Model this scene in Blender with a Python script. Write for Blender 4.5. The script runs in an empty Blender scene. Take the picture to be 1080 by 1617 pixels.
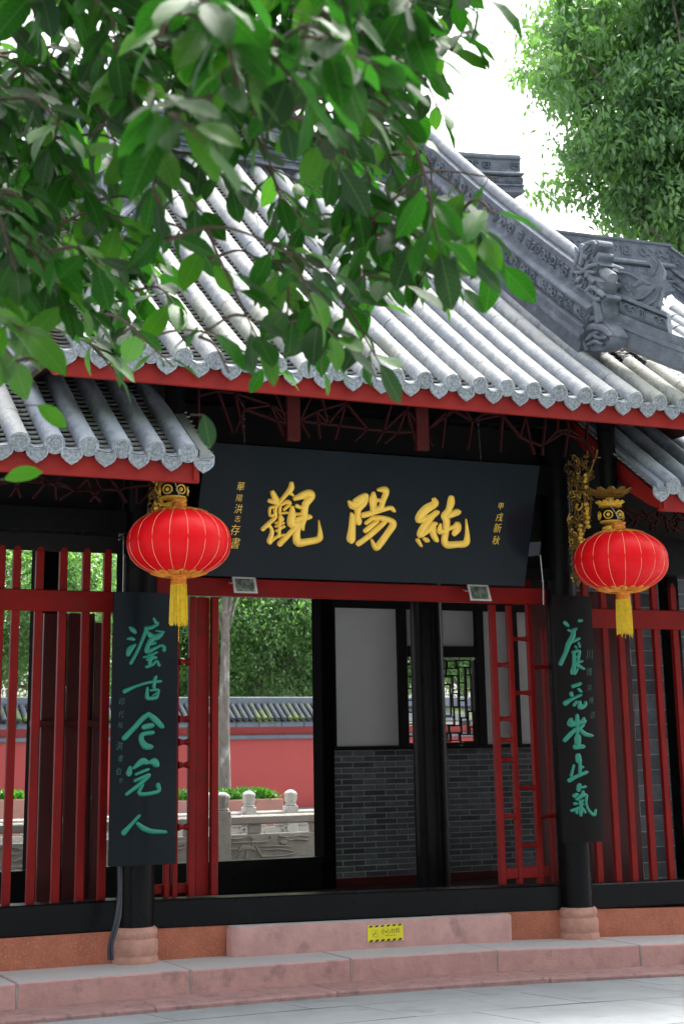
import bpy, math, random
from mathutils import Vector, Matrix, noise
random.seed(7)
PI = math.pi
S = bpy.context.scene
COL = S.collection
# ---------------------------------------------------------------- camera
FPX, CX, CY, EYE = 2496.0, 540.0, 551.0, 1.6        # a slightly shifted lens on a 1080 x 1617 picture
_pt, _ro, _yw = math.atan(639/2496), 0.0175, math.radians(25.7)
_F0 = Vector((math.sin(_yw), math.cos(_yw), 0)); _R0 = Vector((math.cos(_yw), -math.sin(_yw), 0)); _U0 = Vector((0, 0, 1))
FW = _F0*math.cos(_pt)+_U0*math.sin(_pt); _U1 = _U0*math.cos(_pt)-_F0*math.sin(_pt)
RT = _R0*math.cos(_ro)-_U1*math.sin(_ro); UP = _U1*math.cos(_ro)+_R0*math.sin(_ro)
EYEP = Vector((0, 0, EYE))
cam_d = bpy.data.cameras.new('camera'); cam = bpy.data.objects.new('camera', cam_d); COL.objects.link(cam)
cam.matrix_world = Matrix(((RT.x, UP.x, -FW.x, 0), (RT.y, UP.y, -FW.y, 0), (RT.z, UP.z, -FW.z, EYE), (0, 0, 0, 1)))
cam_d.sensor_fit = 'VERTICAL'; cam_d.sensor_height = 36; cam_d.lens = 36*FPX/1617
cam_d.shift_y = -(808.5-CY)/1617; cam_d.clip_end = 2000; cam_d.clip_start = 0.05
cam_d.dof.use_dof = True; cam_d.dof.focus_distance = 11.0; cam_d.dof.aperture_fstop = 7.0
S.camera = cam
# ---------------------------------------------------------------- sky and sun (bright overcast)
SUN_EL, SUN_AZ = 62, 48      # the veiled sun stands high behind the hall, a little to the right
w = bpy.data.worlds.new('World'); S.world = w; w.use_nodes = True
wn, wl = w.node_tree.nodes, w.node_tree.links
sky = wn.new('ShaderNodeTexSky'); sky.sky_type = 'NISHITA'; sky.sun_disc = False
sky.sun_elevation = math.radians(SUN_EL); sky.sun_rotation = math.radians(SUN_AZ)
sky.air_density = 1.0; sky.dust_density = 6.0; sky.ozone_density = 1.0
hs = wn.new('ShaderNodeHueSaturation'); hs.inputs['Saturation'].default_value = 0.30; hs.inputs['Value'].default_value = 1.0
bg = wn['Background']; bg.inputs[1].default_value = 0.15
wl.new(sky.outputs[0], hs.inputs['Color']); wl.new(hs.outputs[0], bg.inputs[0])
sd = bpy.data.lights.new('sun', 'SUN'); sd.energy = 1.2; sd.angle = math.radians(14); sd.color = (1, .97, .92)
sun = bpy.data.objects.new('sun', sd); COL.objects.link(sun)
_e, _a = math.radians(SUN_EL), math.radians(SUN_AZ)
sun.rotation_euler = Vector((math.sin(_a)*math.cos(_e), math.cos(_a)*math.cos(_e), math.sin(_e))).to_track_quat('Z', 'Y').to_euler()
S.view_settings.view_transform = 'Standard'; S.view_settings.look = 'None'; S.view_settings.gamma = 1; S.view_settings.use_curve_mapping = False
S.view_settings.exposure = 2.1
S.render.engine = 'CYCLES'
S.cycles.max_bounces = 8; S.cycles.transparent_max_bounces = 12
# ---------------------------------------------------------------- measuring: a photo point carried onto a plane of the place
def ray(x, y): return FW+RT*((x-CX)/FPX)+UP*((CY-y)/FPX)
def onY(x, y, Y): r = ray(x, y); return EYEP+r*(Y/r.y)
def onX(x, y, X): r = ray(x, y); return EYEP+r*(X/r.x)
def onZ(x, y, Z): r = ray(x, y); return EYEP+r*((Z-EYE)/r.z)
def onP(x, y, o, n): r = ray(x, y); return EYEP+r*((o-EYEP).dot(n)/r.dot(n))
def atD(x, y, d): return EYEP+ray(x, y)*d
def px(p):
    d = Vector(p)-EYEP; z = d.dot(FW); return CX+FPX*d.dot(RT)/z, CY-FPX*d.dot(UP)/z
# ---------------------------------------------------------------- materials
def mat(name, c1, c2=None, scale=6, rough=.5, rough2=None, bump=0, bscale=40, var=0, metal=0, coat=0, c3=None, s3=1.2, t3=.55, coords='pos', stretch=(1, 1, 1), spec=.5, detail=5, mid=.5, wid=.2, trans=0, sheen=0):
    m = bpy.data.materials.new(name); m.use_nodes = True
    n, l = m.node_tree.nodes, m.node_tree.links; b = n['Principled BSDF']
    b.inputs['Roughness'].default_value = rough; b.inputs['Metallic'].default_value = metal
    b.inputs['Coat Weight'].default_value = coat; b.inputs['Coat Roughness'].default_value = .12
    b.inputs['Specular IOR Level'].default_value = spec; b.inputs['Sheen Weight'].default_value = sheen
    if coords == 'pos': src = n.new('ShaderNodeNewGeometry').outputs['Position']
    else: src = n.new('ShaderNodeTexCoord').outputs['Object']
    mp = n.new('ShaderNodeMapping'); mp.inputs['Scale'].default_value = stretch; l.new(src, mp.inputs[0])
    c2 = c2 or tuple(v*.8 for v in c1)
    def noi(sc, det=detail):
        t = n.new('ShaderNodeTexNoise'); t.inputs['Scale'].default_value = sc; t.inputs['Detail'].default_value = det; t.inputs['Roughness'].default_value = .62
        l.new(mp.outputs[0], t.inputs['Vector']); return t
    def step(t, a, b2):
        r = n.new('ShaderNodeMapRange'); r.inputs['From Min'].default_value = a; r.inputs['From Max'].default_value = b2; l.new(t.outputs['Fac'], r.inputs['Value']); return r
    def mix(f, a, b2, blend='MIX'):
        x = n.new('ShaderNodeMix'); x.data_type = 'RGBA'; x.blend_type = blend
        if isinstance(f, float): x.inputs['Factor'].default_value = f
        else: l.new(f, x.inputs['Factor'])
        for i, v in ((6, a), (7, b2)):
            if isinstance(v, tuple): x.inputs[i].default_value = (*v, 1)
            else: l.new(v, x.inputs[i])
        return x.outputs[2]
    n1 = noi(scale); f1 = step(n1, mid-wid, mid+wid); col = mix(f1.outputs[0], c1, c2)
    if c3:
        n3 = noi(s3, 7); f3 = step(n3, t3, t3+.12); col = mix(f3.outputs[0], col, c3)
    if var:
        oi = n.new('ShaderNodeObjectInfo'); r = n.new('ShaderNodeMapRange'); r.inputs['To Min'].default_value = 1-var; r.inputs['To Max'].default_value = 1+var
        l.new(oi.outputs['Random'], r.inputs['Value'])
        v = n.new('ShaderNodeVectorMath'); v.operation = 'SCALE'; l.new(col, v.inputs[0]); l.new(r.outputs[0], v.inputs['Scale']); col = v.outputs[0]
    l.new(col, b.inputs['Base Color'])
    if rough2 is not None:
        rr = n.new('ShaderNodeMapRange'); rr.inputs['To Min'].default_value = rough; rr.inputs['To Max'].default_value = rough2
        l.new(noi(scale*1.7).outputs['Fac'], rr.inputs['Value']); l.new(rr.outputs[0], b.inputs['Roughness'])
    if bump:
        bp = n.new('ShaderNodeBump'); bp.inputs['Strength'].default_value = 1; bp.inputs['Distance'].default_value = bump
        l.new(noi(bscale, 6).outputs['Fac'], bp.inputs['Height']); l.new(bp.outputs[0], b.inputs['Normal'])
    if trans:
        tr = n.new('ShaderNodeBsdfTranslucent'); l.new(mix(1.0, col, (1.6, 2.0, .5), 'MULTIPLY'), tr.inputs['Color'])
        ms = n.new('ShaderNodeMixShader'); ms.inputs[0].default_value = trans
        l.new(b.outputs[0], ms.inputs[1]); l.new(tr.outputs[0], ms.inputs[2]); l.new(ms.outputs[0], n['Material Output'].inputs['Surface'])
    return m
def top_dust(m, dust, amount=.85):
    """settled dust and foot wear on the upward faces of a stone"""
    n, l = m.node_tree.nodes, m.node_tree.links; b = n['Principled BSDF']
    src = b.inputs['Base Color'].links[0].from_socket
    g = n.new('ShaderNodeNewGeometry'); sx = n.new('ShaderNodeSeparateXYZ'); l.new(g.outputs['True Normal'], sx.inputs[0])
    r = n.new('ShaderNodeMapRange'); r.inputs['From Min'].default_value = .7; r.inputs['From Max'].default_value = .95; r.inputs['To Max'].default_value = amount
    l.new(sx.outputs[2], r.inputs['Value'])
    x = n.new('ShaderNodeMix'); x.data_type = 'RGBA'; l.new(r.outputs[0], x.inputs['Factor']); l.new(src, x.inputs[6]); x.inputs[7].default_value = (*dust, 1)
    l.new(x.outputs[2], b.inputs['Base Color']); return m
def chisel(m, scale=55, depth=.004):
    """fine upright chisel lines cut in a stone face"""
    n, l = m.node_tree.nodes, m.node_tree.links; b = n['Principled BSDF']
    g = n.new('ShaderNodeNewGeometry'); wv = n.new('ShaderNodeTexWave'); wv.wave_type = 'BANDS'; wv.bands_direction = 'X'
    wv.inputs['Scale'].default_value = scale; wv.inputs['Distortion'].default_value = 2.5; wv.inputs['Detail'].default_value = 3; wv.inputs['Detail Scale'].default_value = 2
    mp = n.new('ShaderNodeMapping'); mp.inputs['Scale'].default_value = (1, .15, .12); l.new(g.outputs['Position'], mp.inputs[0]); l.new(mp.outputs[0], wv.inputs['Vector'])
    bp = n.new('ShaderNodeBump'); bp.inputs['Distance'].default_value = depth; l.new(wv.outputs['Fac'], bp.inputs['Height'])
    if b.inputs['Normal'].links: l.new(b.inputs['Normal'].links[0].from_socket, bp.inputs['Normal'])
    l.new(bp.outputs[0], b.inputs['Normal'])
    src = b.inputs['Base Color'].links[0].from_socket
    x = n.new('ShaderNodeMix'); x.data_type = 'RGBA'; x.blend_type = 'MULTIPLY'; r = n.new('ShaderNodeMapRange'); r.inputs['To Min'].default_value = .45; r.inputs['To Max'].default_value = 0
    l.new(wv.outputs['Fac'], r.inputs['Value']); l.new(r.outputs[0], x.inputs['Factor']); l.new(src, x.inputs[6]); x.inputs[7].default_value = (.74, .68, .66, 1)
    l.new(x.outputs[2], b.inputs['Base Color']); return m
RED = mat('red_paint', (.25, .009, .008), (.175, .007, .006), 3, .42, .62, .0015, 30, spec=.16, c3=(.15, .016, .013), s3=7, t3=.56)
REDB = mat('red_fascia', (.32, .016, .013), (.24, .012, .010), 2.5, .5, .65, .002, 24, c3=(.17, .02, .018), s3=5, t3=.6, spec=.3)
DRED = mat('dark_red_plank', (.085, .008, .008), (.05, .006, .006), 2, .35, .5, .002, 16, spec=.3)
BLACK = mat('black_lacquer', (.004, .004, .005), (.006, .006, .007), 3, .2, .38, .0012, 14, spec=.12)
BWOOD = mat('black_wood', (.006, .005, .005), (.010, .008, .007), 8, .5, .7, .002, 30, spec=.2)
BOARD = mat('board_lacquer', (.006, .010, .014), (.009, .013, .018), 2, .13, .2, .0003, 6, spec=.11)
def gutter_grime_shade(m, dirt_shade, amt=.8):
    """grime and lichen low on both tile flanks, with gutter shading painted into the colour"""
    n, l = m.node_tree.nodes, m.node_tree.links; b = n['Principled BSDF']; src = b.inputs['Base Color'].links[0].from_socket
    tc = n.new('ShaderNodeTexCoord'); sx = n.new('ShaderNodeSeparateXYZ'); l.new(tc.outputs['Object'], sx.inputs[0])
    g = n.new('ShaderNodeNewGeometry'); no = n.new('ShaderNodeTexNoise'); no.inputs['Scale'].default_value = 16; no.inputs['Detail'].default_value = 8; no.inputs['Roughness'].default_value = .75; l.new(g.outputs['Position'], no.inputs['Vector'])
    n2 = n.new('ShaderNodeTexNoise'); n2.inputs['Scale'].default_value = 2.2; l.new(g.outputs['Position'], n2.inputs['Vector'])
    def mth(op, a, b2):
        q = n.new('ShaderNodeMath'); q.operation = op
        for i, v in enumerate((a, b2)):
            if isinstance(v, (int, float)): q.inputs[i].default_value = v
            else: l.new(v, q.inputs[i])
        return q.outputs[0]
    ax = mth('ABSOLUTE', sx.outputs[0], 0); s = mth('ADD', mth('MULTIPLY', ax, 13.0), mth('MULTIPLY', mth('SUBTRACT', no.outputs['Fac'], .5), 2.4)); s = mth('ADD', s, mth('MULTIPLY', mth('SUBTRACT', n2.outputs['Fac'], .5), 1.6))
    r = n.new('ShaderNodeMapRange'); r.inputs['From Min'].default_value = .55; r.inputs['From Max'].default_value = 1.0; r.inputs['To Max'].default_value = amt; l.new(s, r.inputs['Value'])
    x = n.new('ShaderNodeMix'); x.data_type = 'RGBA'; l.new(r.outputs[0], x.inputs['Factor']); l.new(src, x.inputs[6]); x.inputs[7].default_value = (*dirt_shade, 1); l.new(x.outputs[2], b.inputs['Base Color']); return m
TILE = mat('cover_tile_clay', (.46, .46, .45), (.37, .375, .38), 14, .85, None, .006, 60, .10, c3=(.27, .30, .34), s3=22, t3=.58, spec=.3); gutter_grime_shade(TILE, (.20, .23, .28), .7)
TILEM = mat('mossy_tile_clay', (.44, .435, .395), (.34, .35, .31), 12, .85, None, .006, 60, .08, c3=(.30, .31, .22), s3=16, t3=.56); gutter_grime_shade(TILEM, (.19, .21, .20))
TILEB = mat('blue_grey_tile_clay', (.36, .39, .44), (.29, .32, .37), 9, .8, None, .005, 60, .08, c3=(.22, .24, .28), s3=14, t3=.58); gutter_grime_shade(TILEB, (.15, .17, .21), .6)
DISC = mat('disc_clay', (.50, .53, .57), (.20, .23, .27), 48, .8, None, .008, 110, .12, detail=3)
PAN = mat('pan_tile_clay', (.34, .34, .32), (.20, .20, .20), 14, .85, None, .005, 50, 0)
RIDGE = mat('ridge_plaster', (.165, .185, .225), (.085, .10, .125), 9, .8, None, .010, 60, 0, c3=(.24, .26, .29), s3=3, t3=.6)
FLOORM = mat('hall_floor_boards', (.045, .022, .018), (.03, .016, .014), 3, .85, .95, .002, 20, spec=.05)
RIDGET = mat('ridge_cap_clay', (.25, .26, .29), (.15, .165, .19), 12, .8, None, .006, 60, 0)
SAND = chisel(mat('red_sandstone', (.78, .26, .16), (.60, .18, .115), 7, .9, None, .012, 45, .08, c3=(.86, .52, .36), s3=95, t3=.57), 70, .003)
PINK = top_dust(chisel(mat('pink_step_stone', (.76, .43, .41), (.58, .32, .31), 6, .85, None, .009, 32, .09, c3=(.42, .25, .24), s3=3.5, t3=.57), 64, .002), (.60, .605, .62))
KERB = chisel(mat('kerb_stone', (.58, .33, .32), (.42, .25, .24), 8, .9, None, .012, 30, .1, c3=(.30, .19, .18), s3=14, t3=.54), 64, .003)
BASES = mat('column_base_stone', (.60, .31, .25), (.44, .22, .175), 12, .85, None, .012, 30)
PAVE = mat('paving_stone', (.285, .305, .32), (.235, .25, .265), 3, .6, .8, .003, 40, .06, c3=(.18, .195, .205), s3=2, t3=.58)
JOINT = mat('joint_dirt', (.40, .36, .345), (.26, .23, .22), 10, .95)
BRICK = mat('grey_brick', (.13, .14, .165), (.075, .082, .10), 10, .8, None, .005, 50, .5)
MORTAR = mat('lime_mortar', (.44, .44, .43), (.28, .28, .275), 14, .95, None, .004, 60)
PANEL = mat('white_plaster_panel', (.78, .77, .76), (.68, .675, .67), 1.1, .85, None, .001, 10)
GOLD = mat('gold_leaf', (1.0, .66, .10), (.92, .54, .06), 14, .36, None, .002, 60, metal=.12, spec=.6)
OLDG = mat('aged_gilding', (.42, .24, .05), (.10, .055, .015), 45, .45, None, .004, 80, metal=.4)
GREEN = mat('green_lacquer', (.010, .24, .165), (.012, .19, .14), 12, .35, None, .003, 40)
GREEND = mat('faded_green', (.05, .14, .12), (.04, .10, .09), 12, .5)
SILK = mat('red_silk', (.80, .006, .012), (.72, .004, .010), 3, .40, .46, .0028, 7, stretch=(1, 1, 7), spec=.55); SILK.node_tree.nodes['Principled BSDF'].inputs['Specular Tint'].default_value = (1, .30, .30, 1)
TGOLD = mat('lantern_gold', (.85, .36, .05), (.70, .22, .03), 40, .4, None, .002, 60, metal=.3)
SEAM = mat('seam_thread', (.95, .52, .25), None, 10, .5)
YEL = mat('yellow_tassel', (.85, .58, .02), (.62, .40, .01), 30, .6)
METALG = mat('grey_housing', (.45, .45, .44), (.32, .32, .32), 20, .5, None, .001, 40)
LENS = mat('lamp_glass', (.10, .11, .09), (.20, .23, .19), 22, .2, wid=.06)
CABLE = mat('cable_black', (.03, .035, .05), None, 10, .5)
STONE = mat('carved_grey_stone', (.44, .42, .37), (.34, .33, .29), 8, .85, None, .008, 40, .05)
WALLR = mat('courtyard_red_wall', (.42, .075, .068), (.38, .065, .06), 1.2, .9, None, .003, 12, c3=(.34, .065, .06), s3=.5, t3=.6)
WCOP = mat('coping_clay', (.05, .06, .075), (.035, .042, .052), 5, .9, spec=.2, c3=(.085, .12, .035), s3=1.6, t3=.50)
WSLAB = mat('coping_slab', (.17, .195, .23), (.12, .14, .17), 4, .85)
LEAF = mat('broad_leaf', (.024, .115, .013), (.011, .060, .014), 30, .40, .55, .0015, 60, .35, trans=.34, spec=.17, coords='obj')
LEAFY = mat('young_leaf', (.062, .19, .018), (.042, .14, .014), 30, .36, None, .0015, 60, .3, trans=.34, coords='obj')
LEAFD = mat('dusty_leaf', (.026, .078, .032), (.030, .066, .036), 20, .62, None, .002, 60, .3, trans=.15, coords='obj', spec=.25)
FOL = [mat('crown_leaf_light', (.19, .31, .165), (.115, .215, .105), 1.6, .45, trans=.42),
       mat('crown_leaf_dark', (.12, .215, .12), (.08, .16, .09), 1.6, .45, trans=.38)]
BARK = mat('grey_bark', (.21, .185, .155), (.11, .095, .08), 9, .9, None, .02, 18, stretch=(1, 1, .5), c3=(.36, .35, .32), s3=4, t3=.54)
TWIG = mat('brown_twig', (.11, .065, .045), (.07, .045, .035), 30, .8, None, .002, 50)
SIGNY = mat('sign_yellow', (.85, .74, .012), None, 5, .45)
SIGNK = mat('sign_black', (.02, .02, .015), None, 5, .5)
EARTH = mat('bare_earth', (.22, .20, .17), (.15, .14, .12), 2, .95)
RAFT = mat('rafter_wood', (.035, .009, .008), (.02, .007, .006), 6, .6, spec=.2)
# ---------------------------------------------------------------- mesh helpers
class MB:
    def __init__(s): s.v = []; s.f = []
    def add(s, vs, fs):
        o = len(s.v); s.v += [tuple(v) for v in vs]; s.f += [tuple(i+o for i in f) for f in fs]; return s
    def box(s, x0, x1, y0, y1, z0, z1, c=.004):
        """box with chamfered edges"""
        c = min(c, (x1-x0)/3, (y1-y0)/3, (z1-z0)/3)
        if c <= 0:
            return s.hexa([(x0, y0, z0), (x1, y0, z0), (x1, y1, z0), (x0, y1, z0), (x0, y0, z1), (x1, y0, z1), (x1, y1, z1), (x0, y1, z1)])
        X, Y, Z = (x0, x1), (y0, y1), (z0, z1); vs = []; idx = {}
        for i in (0, 1):
            for j in (0, 1):
                for k in (0, 1):
                    si, sj, sk = (c, -c)[i], (c, -c)[j], (c, -c)[k]
                    for a, p in enumerate(((X[i], Y[j]+sj, Z[k]+sk), (X[i]+si, Y[j], Z[k]+sk), (X[i]+si, Y[j]+sj, Z[k]))):
                        idx[i, j, k, a] = len(vs); vs.append(p)
        q = []
        I = idx
        for i in (0, 1):
            q.append([I[i, 0, 0, 0], I[i, 1, 0, 0], I[i, 1, 1, 0], I[i, 0, 1, 0]][::(-1 if i == 0 else 1)])
            q.append([I[0, i, 0, 1], I[0, i, 1, 1], I[1, i, 1, 1], I[1, i, 0, 1]][::(-1 if i == 0 else 1)])
            q.append([I[0, 0, i, 2], I[1, 0, i, 2], I[1, 1, i, 2], I[0, 1, i, 2]][::(-1 if i == 0 else 1)])
        for j in (0, 1):
            for k in (0, 1):
                q.append([I[0, j, k, 1], I[1, j, k, 1], I[1, j, k, 2], I[0, j, k, 2]])
                q.append([I[j, 0, k, 0], I[j, 1, k, 0], I[j, 1, k, 2], I[j, 0, k, 2]])
                q.append([I[j, k, 0, 0], I[j, k, 1, 0], I[j, k, 1, 1], I[j, k, 0, 1]])
        for i in (0, 1):
            for j in (0, 1):
                for k in (0, 1): q.append([I[i, j, k, 0], I[i, j, k, 1], I[i, j, k, 2]])
        return s.add(vs, q)
    def hexa(s, p):
        return s.add(p, [(3, 2, 1, 0), (4, 5, 6, 7), (0, 1, 5, 4), (1, 2, 6, 5), (2, 3, 7, 6), (3, 0, 4, 7)])
    def tube(s, pts, r, n=8, caps=True):
        pts = [Vector(p) for p in pts]; R = r if isinstance(r, (list, tuple)) else [r]*len(pts)
        o = len(s.v); ref = None
        for i, p in enumerate(pts):
            t = (pts[min(i+1, len(pts)-1)]-pts[max(i-1, 0)]).normalized()
            if ref is None: ref = Vector((0, 0, 1)) if abs(t.z) < .9 else Vector((1, 0, 0))
            a = t.cross(ref).normalized(); b = t.cross(a).normalized(); ref = -b if False else ref
            for k in range(n):
                an = 2*PI*k/n; s.v.append(tuple(p+a*(R[i]*math.cos(an))+b*(R[i]*math.sin(an))))
        for i in range(len(pts)-1):
            for k in range(n): s.f.append((o+i*n+k, o+i*n+(k+1) % n, o+(i+1)*n+(k+1) % n, o+(i+1)*n+k))
        if caps: s.f.append(tuple(o+k for k in range(n))[::-1]); s.f.append(tuple(o+(len(pts)-1)*n+k for k in range(n)))
        return s
    def lathe(s, prof, c=(0, 0, 0), n=24, f=None):
        o = len(s.v)
        for (r, z) in prof:
            for k in range(n):
                a = 2*PI*k/n; rr = r*(f(a, z) if f else 1); s.v.append((c[0]+rr*math.cos(a), c[1]+rr*math.sin(a), c[2]+z))
        for i in range(len(prof)-1):
            for k in range(n): s.f.append((o+i*n+k, o+i*n+(k+1) % n, o+(i+1)*n+(k+1) % n, o+(i+1)*n+k))
        s.f.append(tuple(o+k for k in range(n))[::-1]); s.f.append(tuple(o+(len(prof)-1)*n+k for k in range(n))); return s
    def sweep(s, prof, path, frame):
        """profile [(a,b)] swept along a path; frame(i) -> (A,B) axes"""
        o = len(s.v); n = len(prof)
        for i, p in enumerate(path):
            A, B = frame(i)
            for a, b in prof: s.v.append(tuple(Vector(p)+A*a+B*b))
        for i in range(len(path)-1):
            for k in range(n): s.f.append((o+i*n+k, o+i*n+(k+1) % n, o+(i+1)*n+(k+1) % n, o+(i+1)*n+k))
        s.f.append(tuple(o+k for k in range(n))[::-1]); s.f.append(tuple(o+(len(path)-1)*n+k for k in range(n))); return s
    def plate(s, pts, d):
        """closed outline pushed along vector d"""
        d = Vector(d); n = len(pts); o = len(s.v)
        s.v += [tuple(Vector(p)) for p in pts]+[tuple(Vector(p)+d) for p in pts]
        s.f.append(tuple(o+i for i in range(n))[::-1]); s.f.append(tuple(o+n+i for i in range(n)))
        for i in range(n): s.f.append((o+i, o+(i+1) % n, o+n+(i+1) % n, o+n+i))
        return s
    def ball(s, c, r, n=8, m=5, sq=(1, 1, 1)):
        c = Vector(c); o = len(s.v); s.v.append((c.x, c.y, c.z+r*sq[2]))
        for i in range(1, m):
            for k in range(n):
                a, b = PI*i/m, 2*PI*k/n; s.v.append((c.x+r*sq[0]*math.sin(a)*math.cos(b), c.y+r*sq[1]*math.sin(a)*math.sin(b), c.z+r*sq[2]*math.cos(a)))
        s.v.append((c.x, c.y, c.z-r*sq[2])); e = len(s.v)-1
        for k in range(n):
            s.f.append((o, o+1+k, o+1+(k+1) % n)); s.f.append((e, o+1+(m-2)*n+(k+1) % n, o+1+(m-2)*n+k))
        for i in range(m-2):
            for k in range(n): a = o+1+i*n; s.f.append((a+k, a+n+k, a+n+(k+1) % n, a+(k+1) % n))
        return s
    def mesh(s, name, m, smooth=False, loc=(0, 0, 0)):
        me = bpy.data.meshes.new(name); L = loc
        me.from_pydata([(v[0]-L[0], v[1]-L[1], v[2]-L[2]) for v in s.v], [], s.f)
        import bmesh
        if len(s.f) < 60000:
            b = bmesh.new(); b.from_mesh(me); bmesh.ops.recalc_face_normals(b, faces=b.faces); b.to_mesh(me); b.free()
        if m: me.materials.append(m)
        if smooth:
            me.shade_smooth()
            try: me.set_sharp_from_angle(angle=math.radians(smooth if smooth is not True and smooth > 1 else 40))
            except Exception: pass
        return me
    def build(s, name, m, parent=None, smooth=False, loc=None, kind=None):
        if loc is None:
            loc = (0, 0, 0)
        o = bpy.data.objects.new(name, s.mesh(name, m, smooth, loc)); COL.objects.link(o); o.location = loc
        if parent:
            o.parent = parent; o.matrix_parent_inverse = Matrix.Translation(Vector(parent.get('o', (0, 0, 0)))).inverted()
        if kind: o['kind'] = kind
        return o
def inst(name, me, parent, loc, rot=None, scale=None):
    o = bpy.data.objects.new(name, me); COL.objects.link(o); o.location = loc
    if rot is not None: o.rotation_euler = rot
    if scale is not None: o.scale = scale
    if parent: o.parent = parent; o.matrix_parent_inverse = Matrix.Translation(Vector(parent.get('o', (0, 0, 0)))).inverted()
    return o
def tag(o, label=None, cat=None, group=None, kind=None):
    for k, v in (('label', label), ('category', cat), ('group', group), ('kind', kind)):
        if v: o[k] = v
    return o
def thing(name, loc, label, cat, group=None, kind=None):
    o = bpy.data.objects.new(name, None); COL.objects.link(o); o.location = loc; o['o'] = tuple(loc); o.empty_display_size = .1
    return tag(o, label, cat, group, kind)
def cr(pts, n=5):
    """catmull-rom through points of any dimension"""
    if len(pts) == 2: return [tuple(a+(b-a)*t/n for a, b in zip(*pts)) for t in range(n+1)]
    out = []
    P = [tuple(2*a-b for a, b in zip(pts[0], pts[1]))]+list(pts)+[tuple(2*a-b for a, b in zip(pts[-1], pts[-2]))]
    for i in range(1, len(P)-2):
        for k in range(n):
            t = k/n
            out.append(tuple(.5*((2*b)+(c-a)*t+(2*a-5*b+4*c-d)*t*t+(3*b-a-3*c+d)*t**3) for a, b, c, d in zip(*P[i-1:i+3])))
    out.append(tuple(P[-2])); return out
def brush(mb, stroke, to3, nrm, h, n=4):
    """one brush stroke as a raised domed ribbon; stroke = [(x, y, width)], to3 maps (x,y) onto the surface"""
    s = cr(stroke, n)
    def shape(x, y, wd, dx, dy):
        L = math.hypot(dx, dy) or 1; nx, ny = -dy/L, dx/L; row = []
        for k, hh in ((-.5, 0), (-.36, .8), (0, 1), (.36, .8), (.5, 0)):
            p = to3(x+nx*wd*k, y+ny*wd*k); N = nrm(p) if callable(nrm) else nrm; row.append(tuple(p+N*(h*hh-.0005)))
        return row
    rows = []
    a, b = s[0], s[1]; L = math.hypot(b[0]-a[0], b[1]-a[1]) or 1; d0 = ((b[0]-a[0])/L, (b[1]-a[1])/L)
    rows.append(shape(a[0]-d0[0]*a[2]*.45, a[1]-d0[1]*a[2]*.45, a[2]*.25, *d0)); rows.append(shape(a[0]-d0[0]*a[2]*.3, a[1]-d0[1]*a[2]*.3, a[2]*.75, *d0))
    for i, p in enumerate(s):
        q0, q1 = s[max(i-1, 0)], s[min(i+1, len(s)-1)]; rows.append(shape(p[0], p[1], p[2], q1[0]-q0[0], q1[1]-q0[1]))
    a, b = s[-1], s[-2]; L = math.hypot(a[0]-b[0], a[1]-b[1]) or 1; d1 = ((a[0]-b[0])/L, (a[1]-b[1])/L)
    rows.append(shape(a[0]+d1[0]*a[2]*.3, a[1]+d1[1]*a[2]*.3, a[2]*.75, *d1)); rows.append(shape(a[0]+d1[0]*a[2]*.45, a[1]+d1[1]*a[2]*.45, a[2]*.25, *d1))
    fs = [(i*5+k, i*5+k+1, i*5+k+6, i*5+k+5) for i in range(len(rows)-1) for k in range(4)]
    mb.add([v for r in rows for v in r], fs)
def glyph(name, strokes, org, sc, wk, to3, nrm, h, m, parent):
    mb = MB()
    for j, st in enumerate(strokes): brush(mb, [(org[0]+x/sc, org[1]+y/sc, wk*w_/sc) for x, y, w_ in st], to3, nrm, h+.0006*(j % 4))
    return mb.build(name, m, parent, smooth=60)
def letters(name, txt, size, m, parent, mw, extr=.0015, sx=1.0, shear=0, thin=0):
    cu = bpy.data.curves.new(name, 'FONT'); cu.body = txt; cu.size = size; cu.extrude = extr; cu.align_x = 'CENTER'; cu.align_y = 'CENTER'; cu.shear = shear; cu.offset = thin*size
    o = bpy.data.objects.new(name, cu); COL.objects.link(o); bpy.context.view_layer.update()
    me = bpy.data.meshes.new_from_object(o.evaluated_get(bpy.context.evaluated_depsgraph_get())); bpy.data.objects.remove(o)
    me.materials.clear(); me.materials.append(m); me.transform(Matrix.Diagonal((sx, 1, 1, 1))); me.transform(mw)
    ob = bpy.data.objects.new(name, me); COL.objects.link(ob)
    if parent: ob.parent = parent; ob.matrix_parent_inverse = Matrix.Translation(Vector(parent.get('o', (0, 0, 0)))).inverted()
    return ob
X3, Y3, Z3 = Vector((1, 0, 0)), Vector((0, 1, 0)), Vector((0, 0, 1))
# ================================================================ THE SETTING: plaza, steps
YC = 11.45                       # axis of the columns
XL, XR = 3.79, 7.54              # the two columns of the middle bay
YE, ZE, ZW = 10.25, 4.335, 3.65  # eave line; height of the end discs of the main roof and of the two wings
PITCH = .2415
YK = 10.43                       # front of the lowest step
g = MB(); g.box(-150, 150, -60, YK+.3, -.5, -.22, 0); ground = tag(g.build('ground', JOINT), kind='structure')
random.seed(3)
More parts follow.
